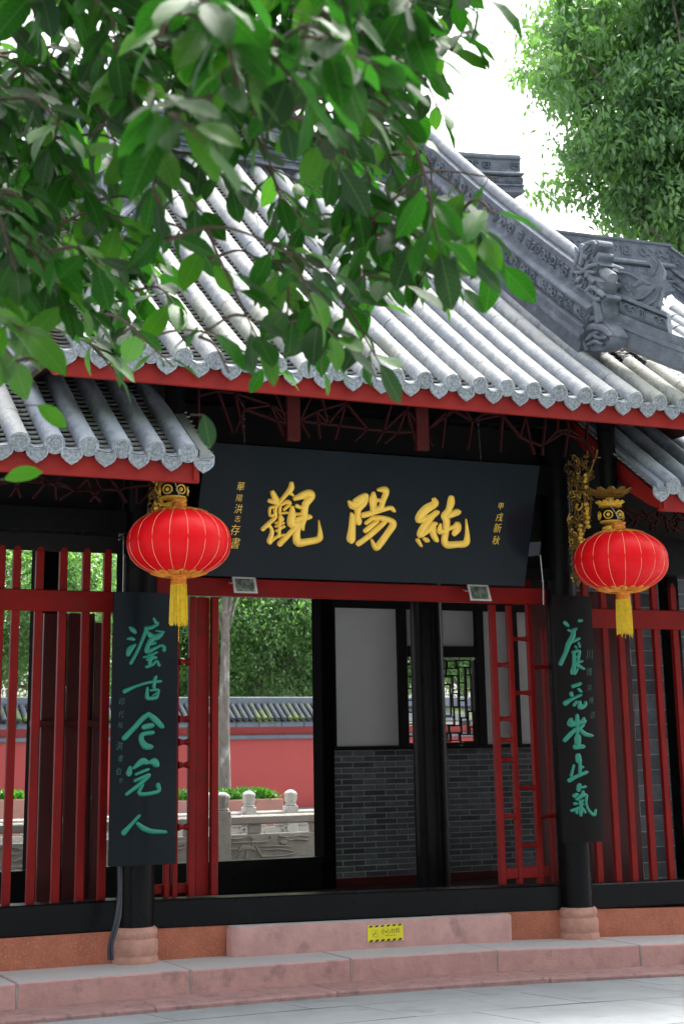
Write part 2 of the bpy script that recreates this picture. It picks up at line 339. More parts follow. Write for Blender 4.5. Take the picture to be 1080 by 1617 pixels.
# paving slabs: rows parallel to the steps, cross joints slightly askew
def fall(x): return .012*max(0, min(x, 9.5)-4.5)+.024*max(0, min(x, 9.5)-6.3)     # everything at ground level falls a little towards the right
n_s = 0
rows_y = [YK+.02]
while rows_y[-1] > 7.2: rows_y.append(rows_y[-1]-random.choice((.42, .55, .6)))
for i in range(len(rows_y)-1):
    y1, y0 = rows_y[i], rows_y[i+1]; x = -.5-random.random()
    while x < 11.5:
        ww = random.uniform(.9, 1.5); sk = -.22*(y1-y0)
        mb = MB(); gp = .004
        mb.hexa([(x+gp, y0+gp, -.05), (x+ww-gp, y0+gp, -.05), (x+ww+sk-gp, y1-gp, -.05), (x+sk+gp, y1-gp, -.05)]+[(a, b, random.uniform(-.001, .001)) for a, b in ((x+gp, y0+gp), (x+ww-gp, y0+gp), (x+ww+sk-gp, y1-gp), (x+sk+gp, y1-gp))])
        mb.v = [(vx, vy, vz-fall(vx)*max(0, min(1, (vy-7.2)/2.4))) for vx, vy, vz in mb.v]; mb.build('paving_slab', PAVE, ground); x += ww
mb = MB(); mb.box(-30, 40, -40, rows_y[-1]-.01, -.3, -.001, 0); tag(mb.build('paving_surface', PAVE), kind='structure')
# two steps along the whole front
steps = MB(); steps.box(-6, 18, YK+.06, 12.2, -.3, -.10, 0); steps = tag(steps.build('stone_steps', JOINT), kind='structure')
def drop(x): return .020*max(0, min(x, 9)-4.9)       # the deck falls a little towards the right
def blocks(y0, y1, z0, z1, cuts, m, c, name='step_block'):
    for a, b in zip(cuts, cuts[1:]):
        mb = MB(); dz = random.uniform(-.003, .003); yy0 = y0+random.uniform(-.003, .003); mb.box(a+.0025, b-.0025, yy0, y1, z0, z1+dz, c)
        mb.v = [(x, y, z-fall(x)) for x, y, z in mb.v]
        mb.build(name, m, steps)
blocks(YK-.01, YK+.46, -.12, .034, [-3, -1.2, .6, 2.1, 3.6, 4.9, 6.6, 8.1, 9.7, 12, 14], KERB, .012)
c2 = [-3, -1.1, .9, 2.72, 3.98, 5.62, 6.45+.28, 8.3, 10.1, 12, 14]
def jx(x, y): return onY(x, y, 10.84).x
c2 = [-3, -.6, 1.2, jx(27, 1570), jx(302, 1545), jx(555, 1527), jx(785, 1510), jx(1010, 1497), 9.3, 11.4, 14]
blocks(10.84, 11.60, -.12, .187, c2, PINK, .009)
for x in c2[3:8]:
    mb = MB(); mb.box(x-.006, x+.006, 10.8375, 11.46, .03, .1865, .001); mb.v = [(a, b, c-fall(a)) for a, b, c in mb.v]; mb.build('mortar_joint', JOINT, steps)
# red sandstone plinth under the sills, cut in blocks, and the hall floor behind it
pl = MB(); pl.box(-5, 17, 11.58, 19.6, .1, .372, 0); plinth = tag(pl.build('hall_floor', FLOORM), kind='structure')
cc = [-3, -1.1, .8, 2.1, 3.79, 5.0, 6.2, 7.54, 8.9, 10.4, 12, 14]
for a, b in zip(cc, cc[1:]):
    if a is None or b is None: continue
    mb = MB(); mb.box(a+.002, b-.002, 11.47+random.uniform(-.002, .002), 11.60, .06, .404, .004); mb.v = [(x, y, z-fall(x)) for x, y, z in mb.v]; mb.build('plinth_stone', SAND, plinth)
# the mounting block in front of the gate
bx0, bx1 = onY(363, 1505, 11.0).x, onY(812, 1484, 11.0).x
st = thing('stone_block_step', ((bx0+bx1)/2, 11.05, .19), 'long pink stone block lying as a step before the gate sill', 'step')
yb = onZ(540, 1501.5, .175).y; zt = onY(540, 1452, yb).z; bx0, bx1 = onY(372, 1505, yb).x-.02, onY(812, 1484, yb).x
mb = MB(); x0, x1, y0, y1 = bx0, bx1, yb, 11.462
out = []
for (cx_, cy_, a0) in ((x1-.05, y0+.05, -90), (x1-.004, y1-.004, 0), (x0+.004, y1-.004, 90), (x0+.06, y0+.06, 180)):
    r = .05 if a0 == -90 else .06 if a0 == 180 else .004
    for k in range(7): an = math.radians(a0+k*15); out.append((cx_+r*math.cos(an), cy_+r*math.sin(an)))
prof = [(0, .12), (0, zt-.02), (.006, zt-.006), (.02, zt)]
cxm, cym = (x0+x1)/2, (y0+y1)/2; o0 = len(out)
for ins, z in prof:
    for (x, y) in out: mb.v.append((x-ins*(1 if x > cxm else -1), y-ins*(1 if y > cym else -1), z-(fall(x) if z > .2 else 0)))
for i in range(3):
    for k in range(o0): mb.f.append((i*o0+k, i*o0+(k+1) % o0, (i+1)*o0+(k+1) % o0, (i+1)*o0+k))
mb.f.append(tuple(3*o0+k for k in range(o0)))
mb.build('block', PINK, st, smooth=30); print('block front', yb, zt)
# ---------------------------------------------------------------- caution sign on the block
sl, sr_ = onY(580, 1475, yb), onY(636, 1472, yb); zb_, zt_ = onY(608, 1486, yb).z, onY(608, 1460, yb).z
sg = thing('caution_sign', (sl.x, yb, zb_), 'small yellow caution sign with black hazard stripes on the pink step', 'sign')
mb = MB(); mb.box(sl.x, sr_.x, yb-.006, yb-.0005, zb_, zt_, .001); mb.build('sign_plate', SIGNY, sg)
W_, H_ = sr_.x-sl.x, zt_-zb_
mb = MB()
for k in range(6):
    for (z0, z1) in ((zb_+.001, zb_+H_*.13), (zt_-H_*.12, zt_-.001)):
        a = sl.x+W_*(.03+k*.163); mb.add([(a, yb-.0068, z0), (a+W_*.085, yb-.0068, z0), (a+W_*.125, yb-.0068, z1), (a+W_*.04, yb-.0068, z1)], [(0, 1, 2, 3)])
mb.build('hazard_stripe', SIGNK, sg, kind='stuff')
Mt = Matrix.Translation((sl.x+W_*.64, yb-.0065, zb_+H_*.58)) @ Matrix.Rotation(PI/2, 4, 'X')
letters('lettering', '小心台阶', .041, SIGNK, sg, Mt, .0003)
Mt = Matrix.Translation((sl.x+W_*.64, yb-.0065, zb_+H_*.34)) @ Matrix.Rotation(PI/2, 4, 'X')
letters('lettering', 'Watch your step', .0135, SIGNK, sg, Mt, .0003)
mb = MB(); ic = (sl.x+W_*.2, zb_+H_*.5)
def i3(x, y): return Vector((ic[0]+x, yb-.0062, ic[1]+y))
for s_ in ([(-.022, -.022, .002), (.022, -.022, .002), (.022, .024, .002), (-.022, .024, .002), (-.022, -.022, .002)],):
    for a, b in zip(s_, s_[1:]): brush(mb, [a, b], i3, Vector((0, -1, 0)), .0005)
for s_ in ([(.004, .006, .006), (-.004, -.004, .006), (-.013, -.002, .005), (-.017, -.010, .004)], [(-.004, -.004, .005), (-.008, -.014, .005)], [(.003, .005, .004), (.013, -.002, .004)], [(.004, .008, .004), (.006, .016, .006)]):
    brush(mb, s_, i3, Vector((0, -1, 0)), .0005)
mb.build('warning_symbol', SIGNK, sg)
# ================================================================ THE GATE HALL
hall = thing('gate_hall', (5.665, YC, .37), 'traditional gate hall under the high middle roof with carved grey ridges', 'gate hall')
def column(x, y, r, z0, z1, parent, base=True):
    mb = MB(); mb.lathe([(r, z0), (r*1.0, z0+.5), (r*.97, (z0+z1)/2), (r*.93, z1)], (x, y, 0), 32); c = mb.build('column', BLACK, parent, smooth=True)
    if base:
        mb = MB(); R_ = r*1.18
        mb.lathe([(R_*1.03, .09), (R_*1.04, .20), (R_*1.04, .222), (R_*.985, .234), (R_*.98, .242), (R_*1.02, .25), (R_*1.03, .335), (R_*.97, .348), (R_*.965, .356), (R_*1.0, .364), (R_*1.03, .385), (R_*1.01, .412), (R_*.9, .43)], (x, y-.0, -fall(x)), 24, lambda a, z: 1+(.03*abs(math.sin(4*a)) if z < .34 else .010*math.sin(12*a)))
        mb.build('column_base', BASES, parent, smooth=50)
column(XL, YC, .135, .40, 4.6, hall); column(XR, YC, .135, .32, 4.6, hall)
def beam(x0, x1, y0, y1, z0, z1, m, parent, name='beam', c=.006):
    mb = MB(); mb.box(x0, x1, y0, y1, z0, z1, c); return mb.build(name, m, parent)
ZS = .60; ZR0, ZR1 = onY(340, 940, 11.50).z, onY(340, 912, 11.50).z
def sill(x0, x1, z1, parent):
    mb = MB(); n = 4
    for i in range(n): mb.box(x0+(x1-x0)*i/n+(.0 if i == 0 else 0), x0+(x1-x0)*(i+1)/n, 11.462, 11.70, .404, z1, 0) if False else None
    mb.box(x0, x1, 11.462, 11.70, .4055, z1, .01); mb.v = [(x, y, z-fall(x)) for x, y, z in mb.v]; return mb.build('sill', BLACK, parent)
sill(XL-.02, XR+.05, ZS, hall)
fx0, fx1 = XL+.1, XR-.2
beam(XL+.05, XR-.0, 11.50, 11.57, ZR0, ZR1, RED, hall, 'transom_rail')
beam(XL+.08, XR-.08, 11.42, 11.52, 3.0, 3.10, BLACK, hall); beam(XL, XR, 11.36, 11.54, 3.72, 3.98, BLACK, hall)
beam(XL, XR, 11.36, 11.54, 4.30, 4.5, BLACK, hall); beam(XL-.1, XR+.1, 10.78, 10.92, 4.33, 4.45, BWOOD, hall)
mb = MB(); mb.box(XL-.1, XR+.1, 11.56, 11.58, 3.1, 4.9, 0); mb.build('infill_board', BWOOD, hall)
# ---- red lattice frieze between the hanging posts
FRZ = mat('frieze_dark_red', (.05, .010, .010), (.03, .007, .007), 5, .6, spec=.15)  # even red for the frieze bars, darker than the other red paint
def frieze(x0, x1, z0, z1, y, parent, posts, seed):
    random.seed(seed); mb = MB(); pts = []
    nodes = [(x0+(x1-x0)*(i+random.uniform(.2, .8))/26, z0+random.uniform(.08, (z1-z0)-.04)) for i in range(26)]
    def bar(a, b):
        d = Vector((b[0]-a[0], 0, b[1]-a[1])); L = d.length
        if L < .03: return
        d.normalize(); n_ = Vector((-d.z, 0, d.x))*.006; A, B = Vector((a[0], y, a[1])), Vector((b[0], y, b[1]))
        Yv = Vector((0, .016, 0))
        mb.hexa([A-n_-Yv, B-n_-Yv, B-n_+Yv, A-n_+Yv, A+n_-Yv, B+n_-Yv, B+n_+Yv, A+n_+Yv])
    for i, nd in enumerate(nodes):
        if i+1 < len(nodes): bar(nd, nodes[i+1])
        if random.random() < .85: bar(nd, (nd[0]+random.uniform(-.12, .12), z0+.02))
        if random.random() < .85: bar(nd, (nd[0]+random.uniform(-.14, .14), z1))
        if random.random() < .5 and i+2 < len(nodes): bar(nd, nodes[i+2])
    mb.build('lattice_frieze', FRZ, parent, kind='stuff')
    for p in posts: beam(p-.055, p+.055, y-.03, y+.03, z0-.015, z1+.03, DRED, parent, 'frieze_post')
frieze(3.95, 7.55, 3.93, 4.31, 10.85, hall, [onY(462, 655, 10.85).x, onY(665, 670, 10.85).x], 5)
# ---- hanging posts with gilded lotus ends
def petal_ring(mb, c, r0, r1, z0, z1, n, w_, t=.006):
    for k in range(n):
        a = 2*PI*k/n; d = Vector((math.cos(a), math.sin(a), 0)); s_ = Vector((-d.y, d.x, 0)); o = Vector(c)
        P = [(0, -w_/2, 0), (.55, -w_*.62, .45), (1, -w_*.2, 1), (1.06, 0, .92), (1, w_*.2, 1), (.55, w_*.62, .45), (0, w_/2, 0)]
        pt = [o+d*(r0+(r1-r0)*u)+s_*v+Z3*(z0+(z1-z0)*h_) for u, v, h_ in P]
        mb.plate(pt, -d*t*.6+Z3*t*(.8 if z1 > z0 else -.8))
def hanging_post(x, y, parent):
    zc = onY(962, 775, y).z
    mb = MB(); mb.lathe([(.075, zc), (.075, 4.5)], (x, y, 0), 20); p = mb.build('hanging_post', BLACK, parent, smooth=True)
    mb = MB(); c = (x, y, zc)
    petal_ring(mb, c, .05, .205, -.055, .005, 12, .085); mb.lathe([(.05, -.058), (.12, -.05), (.11, -.035), (.05, -.02)], c, 20); mb.build('lotus_plate', OLDG, p)
    mb = MB(); mb.lathe([(.02, -.10), (.035, -.095), (.035, -.06), (.02, -.055)], c, 16); petal_ring(mb, c, .06, .12, -.135, -.095, 12, .05, .01); mb.lathe([(.05, -.15), (.10, -.135), (.085, -.112), (.03, -.10)], c, 20); mb.build('petal_ring', GOLD, p, smooth=50)
    mb = MB()
    mb.lathe([(.06, -.27), (.085, -.262), (.098, -.22), (.095, -.175), (.075, -.155), (.04, -.15)], c, 24); mb.build('drum', BLACK, p, smooth=True)
    mb = MB()
    for k in range(6):
        a0 = k*PI/3-.3
        P = [(Vector(c)+Vector(((.099+.004)*math.cos(a0+.36*math.cos(t)), (.099+.004)*math.sin(a0+.36*math.cos(t)), -.212+.032*math.sin(t)))) for t in [2*PI*i/14 for i in range(15)]]
        mb.tube(P, .0055, 6, False); a = a0; mb.ball(Vector(c)+Vector((.097*math.cos(a), .097*math.sin(a), -.212)), .017, 8, 5)
    mb.lathe([(.08, -.274), (.096, -.268), (.09, -.255), (.07, -.25)], c, 24); mb.build('openwork_ring', GOLD, p, smooth=50)
    mb = MB(); petal_ring(mb, c, .045, .085, -.32, -.355, 9, .05, .012); mb.lathe([(.03, -.345), (.08, -.33), (.075, -.305), (.04, -.29)], c, 20)
    mb.lathe([(.012, -.435), (.045, -.425), (.055, -.39), (.05, -.35), (.04, -.33)], c, 16); mb.build('lotus_bud', GOLD, p, smooth=50)
    return zc-.435
XPL, XPR, YP = 3.84, 7.675, 10.85
zhp = hanging_post(XPL, YP, hall); hanging_post(XPR, YP, hall)
# ---- gilded openwork brackets from column to hanging post
def bracket(x, seed, parent):
    """pierced carving standing in the plane that runs from the column out to the hanging post"""
    random.seed(seed); p = MB(); q = MB()
    def edge(z):                      # the carving widens upwards: how far it reaches out from the column
        t = max(0, min(1, (z-2.93)/(4.03-2.93))); return .06+.36*t**.9+.045*math.sin(t*14)
    y_col = YC-.15
    for k in range(230):
        z = random.uniform(2.95, 4.03) if k % 3 else random.uniform(3.35, 4.03); e = edge(z); u = random.uniform(.02, 1)*e
        r = random.uniform(.018, .05); t0 = random.uniform(0, 2*PI); tn = random.choice((-1, 1))*random.uniform(2.6, 5.2); pts = []
        for i in range(9):
            f = i/8; rr = r*(1-.75*f); an = t0+tn*f
            pts.append((x+random.uniform(-.028, .028)*.4+(.02 if k % 2 else -.02), y_col-u+rr*math.cos(an), z+rr*1.25*math.sin(an)))
        (p if random.random() < .84 else q).tube(pts, [.0065*(1-.5*i/8) for i in range(9)], 5)
    for i in range(20):
        t = i/19; z = 2.93+1.1*t
        if i: p.tube([(x, y_col-edge(z0_), z0_), (x, y_col-edge(z), z)], .007, 5)
        z0_ = z
    b = p.build('carved_bracket', OLDG, parent, smooth=True, kind='stuff'); q.build('gilt_scroll', GOLD, b, smooth=True, kind='stuff')
    for (z, h_, w_) in ((3.79, .10, .05), (3.50, .19, .07), (3.36, .14, .06), (3.12, .17, .05)):
        m_ = MB(); y_ = y_col-edge(z)+.0; n_ = int(h_/.035)
        for i in range(n_+1): m_.ball((x-.02, y_+.012*(i % 2), z-h_/2+i*h_/max(n_, 1)), .021, 8, 5, (1, w_/.06, .9))
        m_.ball((x-.03, y_-.015, z+h_*.2), .016, 7, 5)
        m_.build('gilt_figure', GOLD, b, smooth=True)
bracket(XR+.03, 4, hall); bracket(XL+.03, 9, hall)
# ================================================================ ROOFS
def rz(u, z0=ZE): return z0+.69*u+.025*u*u           # the concave sweep of the tiles, u metres behind the eave
def tangent(u): v = Vector((0, 1, .69+.05*u)); return v.normalized()
def half_tile(L, r):
    """one half-round cover tile, lying along +Y, slightly swollen at the lower lip"""
    mb = MB(); n = 9; rows = [(0, 1.0), (L*.03, 1.0), (L*.5, .985), (L, .972)]
    for yy, k in rows:
        for i in range(n): a = PI*(-.12+1.24*i/(n-1)); mb.v.append((r*k*math.cos(a), yy, r*k*math.sin(a)))
    for j in range(3):
        for i in range(n-1): mb.f.append((j*n+i, j*n+i+1, (j+1)*n+i+1, (j+1)*n+i))
    o = len(mb.v)
    for i in range(n): a = PI*(-.12+1.24*i/(n-1)); mb.v.append((r*.8*math.cos(a), 0, r*.8*math.sin(a)))
    for i in range(n-1): mb.f.append((o+i, o+i+1, i+1, i))
    return mb
LT = .40; RT_ = .072
tile_me = {}
def tile_mesh(m):
    if m.name not in tile_me: tile_me[m.name] = half_tile(LT/1.0+.012, RT_).mesh('cover_tile', m, smooth=50)
    return tile_me[m.name]
def disc_mesh():
    mb = MB(); c = .050; rings = [(.0715, .020), (.0715, .000), (.056, -.004), (.054, -.014), (.046, -.016), (.043, -.008), (.029, -.008), (.026, -.014), (.021, -.014), (.018, -.008)]
    n = 20
    for r, y in rings:
        for k in range(n): a = 2*PI*k/n; mb.v.append((r*math.cos(a), y, r*math.sin(a)))
    for i in range(len(rings)-1):
        for k in range(n): mb.f.append((i*n+k, i*n+(k+1) % n, (i+1)*n+(k+1) % n, (i+1)*n+k))
    mb.f.append(tuple((len(rings)-1)*n+k for k in range(n)))
    for k in range(8): a = 2*PI*k/8; mb.ball((c*.72*math.cos(a), -.010, c*.72*math.sin(a)), .0075, 6, 3, (1, .6, 1))
    mb.ball((0, -.010, 0), .012, 8, 3, (1, .5, 1))
    return mb.mesh('end_disc', DISC, smooth=35)
def drip_mesh():
    """pointed drip tile: hollow upper rim, scalloped sides running to a point"""
    mb = MB(); w_ = .080
    top = [(-w_+2*w_*i/8, .030*(abs(-1+2*i/8)**2)-.004) for i in range(9)]
    hl = [(1.0, -.012), (.99, -.040), (.86, -.062), (.70, -.074), (.50, -.090), (.24, -.102)]; low = [(w_*a_, b_) for a_, b_ in hl]+[(0, -.116)]+[(-w_*a_, b_) for a_, b_ in hl[::-1]]
    out_ = top+low; cx_, cz = 0, -.035; n = len(out_)
    for k, y in ((1, .014), (1, -.006), (.86, -.010), (.78, .003)):
        for x, z in out_: mb.v.append((cx_+(x-cx_)*k, y, cz+(z-cz)*k))
    for i in range(3):
        for k in range(n): mb.f.append((i*n+k, i*n+(k+1) % n, (i+1)*n+(k+1) % n, (i+1)*n+k))
    mb.f.append(tuple(3*n+k for k in range(n))); mb.f.append(tuple(k for k in range(n))[::-1])
    for dx in (-.036, 0, .036): mb.ball((dx, -.001, -.034-(.016 if dx == 0 else 0)), .013, 7, 3, (1, .5, 1))
    # the hollow tile running back from the rim
    o = len(mb.v)
    for y in (0, .14):
        for x, z in top: mb.v.append((x, y, z+.4*y+.006))
    for i in range(8): mb.f.append((o+i, o+i+1, o+9+i+1, o+9+i))
    return mb.mesh('drip_tile', DISC, smooth=35)
DM, DRM = disc_mesh(), drip_mesh()
def pan_bed(mb, x, u0, u1, z0, w_=.09, step=.062):
    u = u0
    while u < u1:
        j = random.uniform(-.003, .003); T = tangent(u); N = Vector((0, -T.z, T.y)); o = Vector((x+j, YE+u, rz(u, z0))); k = len(mb.v)
        for (dy, dn) in ((0, -.020+j), (0, -.032+j), (step*1.3, -.044)):
            for i in range(6):
                f = -1+2*i/5; mb.v.append(tuple(o+X3*(w_*f)+T*dy+N*(dn+.020*f*f)))
        for a in (0, 6):
            for i in range(5): mb.f.append((k+a+i, k+a+i+1, k+a+i+7, k+a+i+6))
        u += step
def roof(parent, name, xs, u1, z0, pick, u0s=None, drips=True, xlo=None, xhi=None, bed_u1=None):
    """roof deck with rows of cover tiles at xs"""
    n = 14; top = [(YE+.05+u1*i/n, rz(.05+u1*i/n, z0)-.075) for i in range(n+1)]; xlo = xlo or xs[0]-.1; xhi = xhi or xs[-1]+.1
    mb = MB(); pr = [(y, z) for y, z in top]+[(y, z-.045) for y, z in top[::-1]]
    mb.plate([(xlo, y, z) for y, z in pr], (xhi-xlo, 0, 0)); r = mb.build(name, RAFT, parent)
    for i, x in enumerate(xs):
        ua = 0 if u0s is None else u0s(x)[0]; ub = u1 if u0s is None else u0s(x)[1]; u = ua; k = 0
        while u < ub-.03:
            T = tangent(u+.15); L = min(LT, (ub-u)/T.y); a = math.atan2(T.z, T.y)
            o = inst('cover_tile', tile_mesh(pick(x, u)), r, (x+random.uniform(-.002, .002), YE+u, rz(u, z0)), (a, 0, random.uniform(-.004, .004)), (1, L/LT, 1)); u += LT*T.y*.99; k += 1
        if ua == 0:
            inst('end_disc', DM, r, (x, YE-.010, z0), (math.radians(random.uniform(4, 9)), random.uniform(-.2, .2), random.uniform(-.03, .03)))
    if drips:
        for x in [xs[0]-PITCH/2]+[x+PITCH/2 for x in xs]:
            inst('drip_tile', DRM, r, (x, YE-.003, z0-.035), (math.radians(random.uniform(2, 8)), 0, random.uniform(-.03, .03)), (.94, .94, .88))
    bed = MB()
    for x in [xs[0]-PITCH/2]+[x+PITCH/2 for x in xs]: pan_bed(bed, x, .05, (bed_u1 or u1), z0)
    bed.build('pan_tile_bed', PAN, r, kind='stuff')
    return r
XG = 7.62; XGL = 2*5.665-XG      # gable lines: the two sloping ridges
xs_main = [7.313+PITCH*k for k in range(-18, 5)]
UR = 3.95
def span_main(x):
    if x > XG+.1: return (0, .72)
    if x < XGL-.1: t = (XGL-x)/(XGL-2.75); return (0, max(.25, .9*(1-t)+.2))
    return (0, UR)
def pick_main(x, u):
    q = noise.noise(Vector((x*1.3, u*1.1, 0)))
    if x > 7.7: return TILEM
    return TILEM if q > .25 else TILE
main = roof(hall, 'main_roof', xs_main, UR, ZE, pick_main, span_main, True, 2.8, 8.42)
# rafters and eave boards
def rafters(parent, x0, x1, z0, u1=1.9):
    me = None; x = x0
    mb = MB(); pts = [(0, YE+.16+t*u1, rz(.16+t*u1, z0)-.165) for t in (0, .33, .66, 1)]; mb.tube(pts, .032, 6); me = mb.mesh('rafter', RAFT, True)
    while x < x1: inst('rafter', me, parent, (x, 0, 0)); x += .24
rafters(main, 3.1, 8.3, ZE)
def fascia(x0, x1, z0, h0, h1, parent):
    mb = MB(); mb.box(x0, x1, YE+.045, YE+.085, z0-h0, z0-h1, .004); mb.build('eave_board', REDB, parent)
fascia(2.86, 8.44, ZE, .195, .06, main)
beam(2.9, 8.4, YE+.10, YE+.17, ZE-.15, ZE-.09, RAFT, main, 'eave_purlin')
def bargeboard(x, u0, u1, z0, parent, drop=.20, t=.035):
    up = [(YE+u0+(u1-u0)*i/12, rz(u0+(u1-u0)*i/12, z0)-.05) for i in range(13)]
    lo = []
    for i in range(49):
        u = u0+(u1-u0)*i/48; s_ = abs(math.sin(i*PI/6))*.022; e = drop*(1 if i > 6 else .62+.38*i/6)
        lo.append((YE+u, rz(u, z0)-.05-e-s_))
    mb = MB(); mb.plate([(x, y, z) for y, z in up]+[(x, y, z) for y, z in lo[::-1]], (t, 0, 0)); mb.build('bargeboard', REDB, parent)
bargeboard(2.80, .02, 2.3, ZE, main, .26)
# ---- ridges
def ridge_profile(h):
    """half-symmetric stacked mouldings of a carved ridge: list of (across, up)"""
    p = [(.15, 0), (.15, .045), (.125, .055), (.125, .10), (.15, .112), (.15, .135), (.10, .145),
         (.118, .165), (.128, .195), (.128, .235), (.112, .268), (.09, .28),
         (.15, .292), (.155, .315), (.13, .345), (.09, .355), (.078, .37), (.078, .56), (.10, .575), (.105, .60), (.06, .61)]
    k = h/.61
    return [(a, b*k) for a, b in p]+[(-a, b*k) for a, b in p[::-1]]
def scroll_motifs(kind):
    if kind == 0: return [[(-.8, -.7, .16), (-.8, .6, .16), (.1, .7, .16), (.1, -.2, .14), (-.35, -.25, .14)], [(.55, .75, .14), (.55, -.7, .16), (-.3, -.75, .14)], [(.9, .2, .14), (.85, .7, .14)]]
    if kind == 1: return [[(-.9, .1, .14), (-.5, .7, .16), (0, .2, .2), (.4, .7, .16), (.9, .2, .14)], [(-.7, -.6, .16), (-.2, -.25, .2), (.3, -.7, .16), (.8, -.3, .14)], [(-.05, .05, .24), (.1, -.1, .24)]]
    return [[(-.9, .6, .15), (-.1, .65, .15), (-.1, -.6, .15), (-.8, -.65, .15), (-.8, .1, .13), (-.45, .1, .13)], [(.3, -.65, .15), (.35, .6, .16), (.9, .6, .15), (.85, -.1, .15), (.6, -.15, .12)]]
def relief(mb, origin, A, B, N, L, H, h=.012, seed=1, n=3):
    """a run of carved scroll work: origin, direction A (length L), up B (height H), outward N"""
    random.seed(seed); k = max(1, round(L/(H*1.5))); wdt = L/k
    for i in range(k):
        for st in scroll_motifs(random.randint(0, 2)):
            fl = random.choice((1, -1))
            def t3(x, y): return origin+A*x+B*y
            brush(mb, [(wdt*(i+.5)+fl*x*wdt*.42, H*(.5+.40*y), w__*H*.85) for x, y, w__ in st], t3, N, h, n)
def slope_ridge(x, u0, u1, z0, parent, side, h=.61, seed=2):
    path = [Vector((x, YE+u0+(u1-u0)*i/12, rz(u0+(u1-u0)*i/12, z0)+.22)) for i in range(13)]
    # upturned nose at the lower end
    fr = lambda i: (X3, Vector((0, -tangent(u0+(u1-u0)*i/12).z, tangent(u0+(u1-u0)*i/12).y)))
    pf = ridge_profile(h); mb = MB(); mb.sweep([(.115, -.24), (.115, -.03), (.135, -.02), (.135, 0)]+pf+[(-.135, 0), (-.135, -.02), (-.115, -.03), (-.115, -.24)], path, fr); r = mb.build('sloping_ridge', RIDGE, parent, smooth=35)
    c_ = MB()
    for i in range(12):
        A = path[i+1]-path[i]; L = A.length; A.normalize(); B = fr(i)[1]; k = h/.61
        N = X3*side
        relief(c_, path[i]+B*(.385*k)+N*.079, A, B, N, L, .165*k, .030, seed+i)
        relief(c_, path[i]+B*(.160*k)+N*.122, A, B, N, L, .115*k, .030, seed+40+i)
    c_.build('ridge_carving', RIDGE, r, kind='stuff')
    L_ = 0; i = 0
    cap = MB(); q = []
    for i in range(13): q.append(path[i]+fr(i)[1]*(h+.03))
    seg = 5
    for s_ in range(seg):
        a, b = q[round(12*s_/seg)], q[round(12*(s_+1)/seg)]; mm = MB(); mid = [a.lerp(b, t) for t in (0, .05, .5, .95, 1)]
        mm.tube(mid, [.052, .057, .055, .055, .052], 12); mm.build('ridge_cap', RIDGET, r, smooth=50)
    return r, path
vr, vpath = slope_ridge(XG, .62, UR+.1, ZE, hall, -1, .53)
vl, _ = slope_ridge(XGL, 1.3, UR+.1, ZE, hall, 1, .53, 60)
# main ridge along the top, rising to its ends
yR = YE+UR+.02; zR = rz(UR)+.02
def long_ridge(x0, x1, y, z, h, parent, lift=.25, name='top_ridge', ends=(1, 1), seed=5, m=RIDGE, kk=26):
    xs_ = [x0+(x1-x0)*i/kk for i in range(kk+1)]; xm, hw = (x0+x1)/2, (x1-x0)/2
    zz = lambda x: z+lift*abs((x-xm)/hw)**3.2
    path = [Vector((x, y, zz(x))) for x in xs_]; fr = lambda i: (Y3, Z3)
    mb = MB(); mb.sweep(ridge_profile(h), path, fr); r = mb.build(name, m, parent, smooth=35); c_ = MB(); k = h/.61
    for i in range(kk):
        A = path[i+1]-path[i]; L = A.length; A.normalize()
        relief(c_, path[i]+Z3*(.385*k)-Y3*.079, A, Z3, -Y3, L, .165*k, .02, seed+i)
        relief(c_, path[i]+Z3*(.160*k)-Y3*.122, A, Z3, -Y3, L, .115*k, .016, seed+50+i)
    c_.build('ridge_carving', m, r, kind='stuff')
    q = MB(); q.sweep([(.085, 0), (.085, .03), (.05, .05), (-.05, .05), (-.085, .03), (-.085, 0)], [p+Z3*(h-.005) for p in path], fr); q.build('ridge_cap', RIDGET, r, smooth=35)
    return r
top_end = onY(815, 258, yR).x
long_ridge(2*5.665-top_end, top_end, yR, zR+.0, .44, hall, .14)
# back slope so that the hall is closed behind the ridge
mb = MB(); mb.hexa([(2.8, yR, zR-.12), (8.6, yR, zR-.12), (8.6, 19.4, ZE-.1), (2.8, 19.4, ZE-.1), (2.8, yR, zR-.06), (8.6, yR, zR-.06), (8.6, 19.4, ZE-.04), (2.8, 19.4, ZE-.04)]); mb.build('rear_roof_slope', TILEB, hall)
for xg in (XG, XGL):
    mb = MB(); mb.plate([(xg-.03, YE+.75, rz(.75)-.1), (xg-.03, yR, zR-.1), (xg-.03, 17.9, ZE+.45)], (.06, 0, 0)); mb.build('gable_wall', BWOOD, hall)
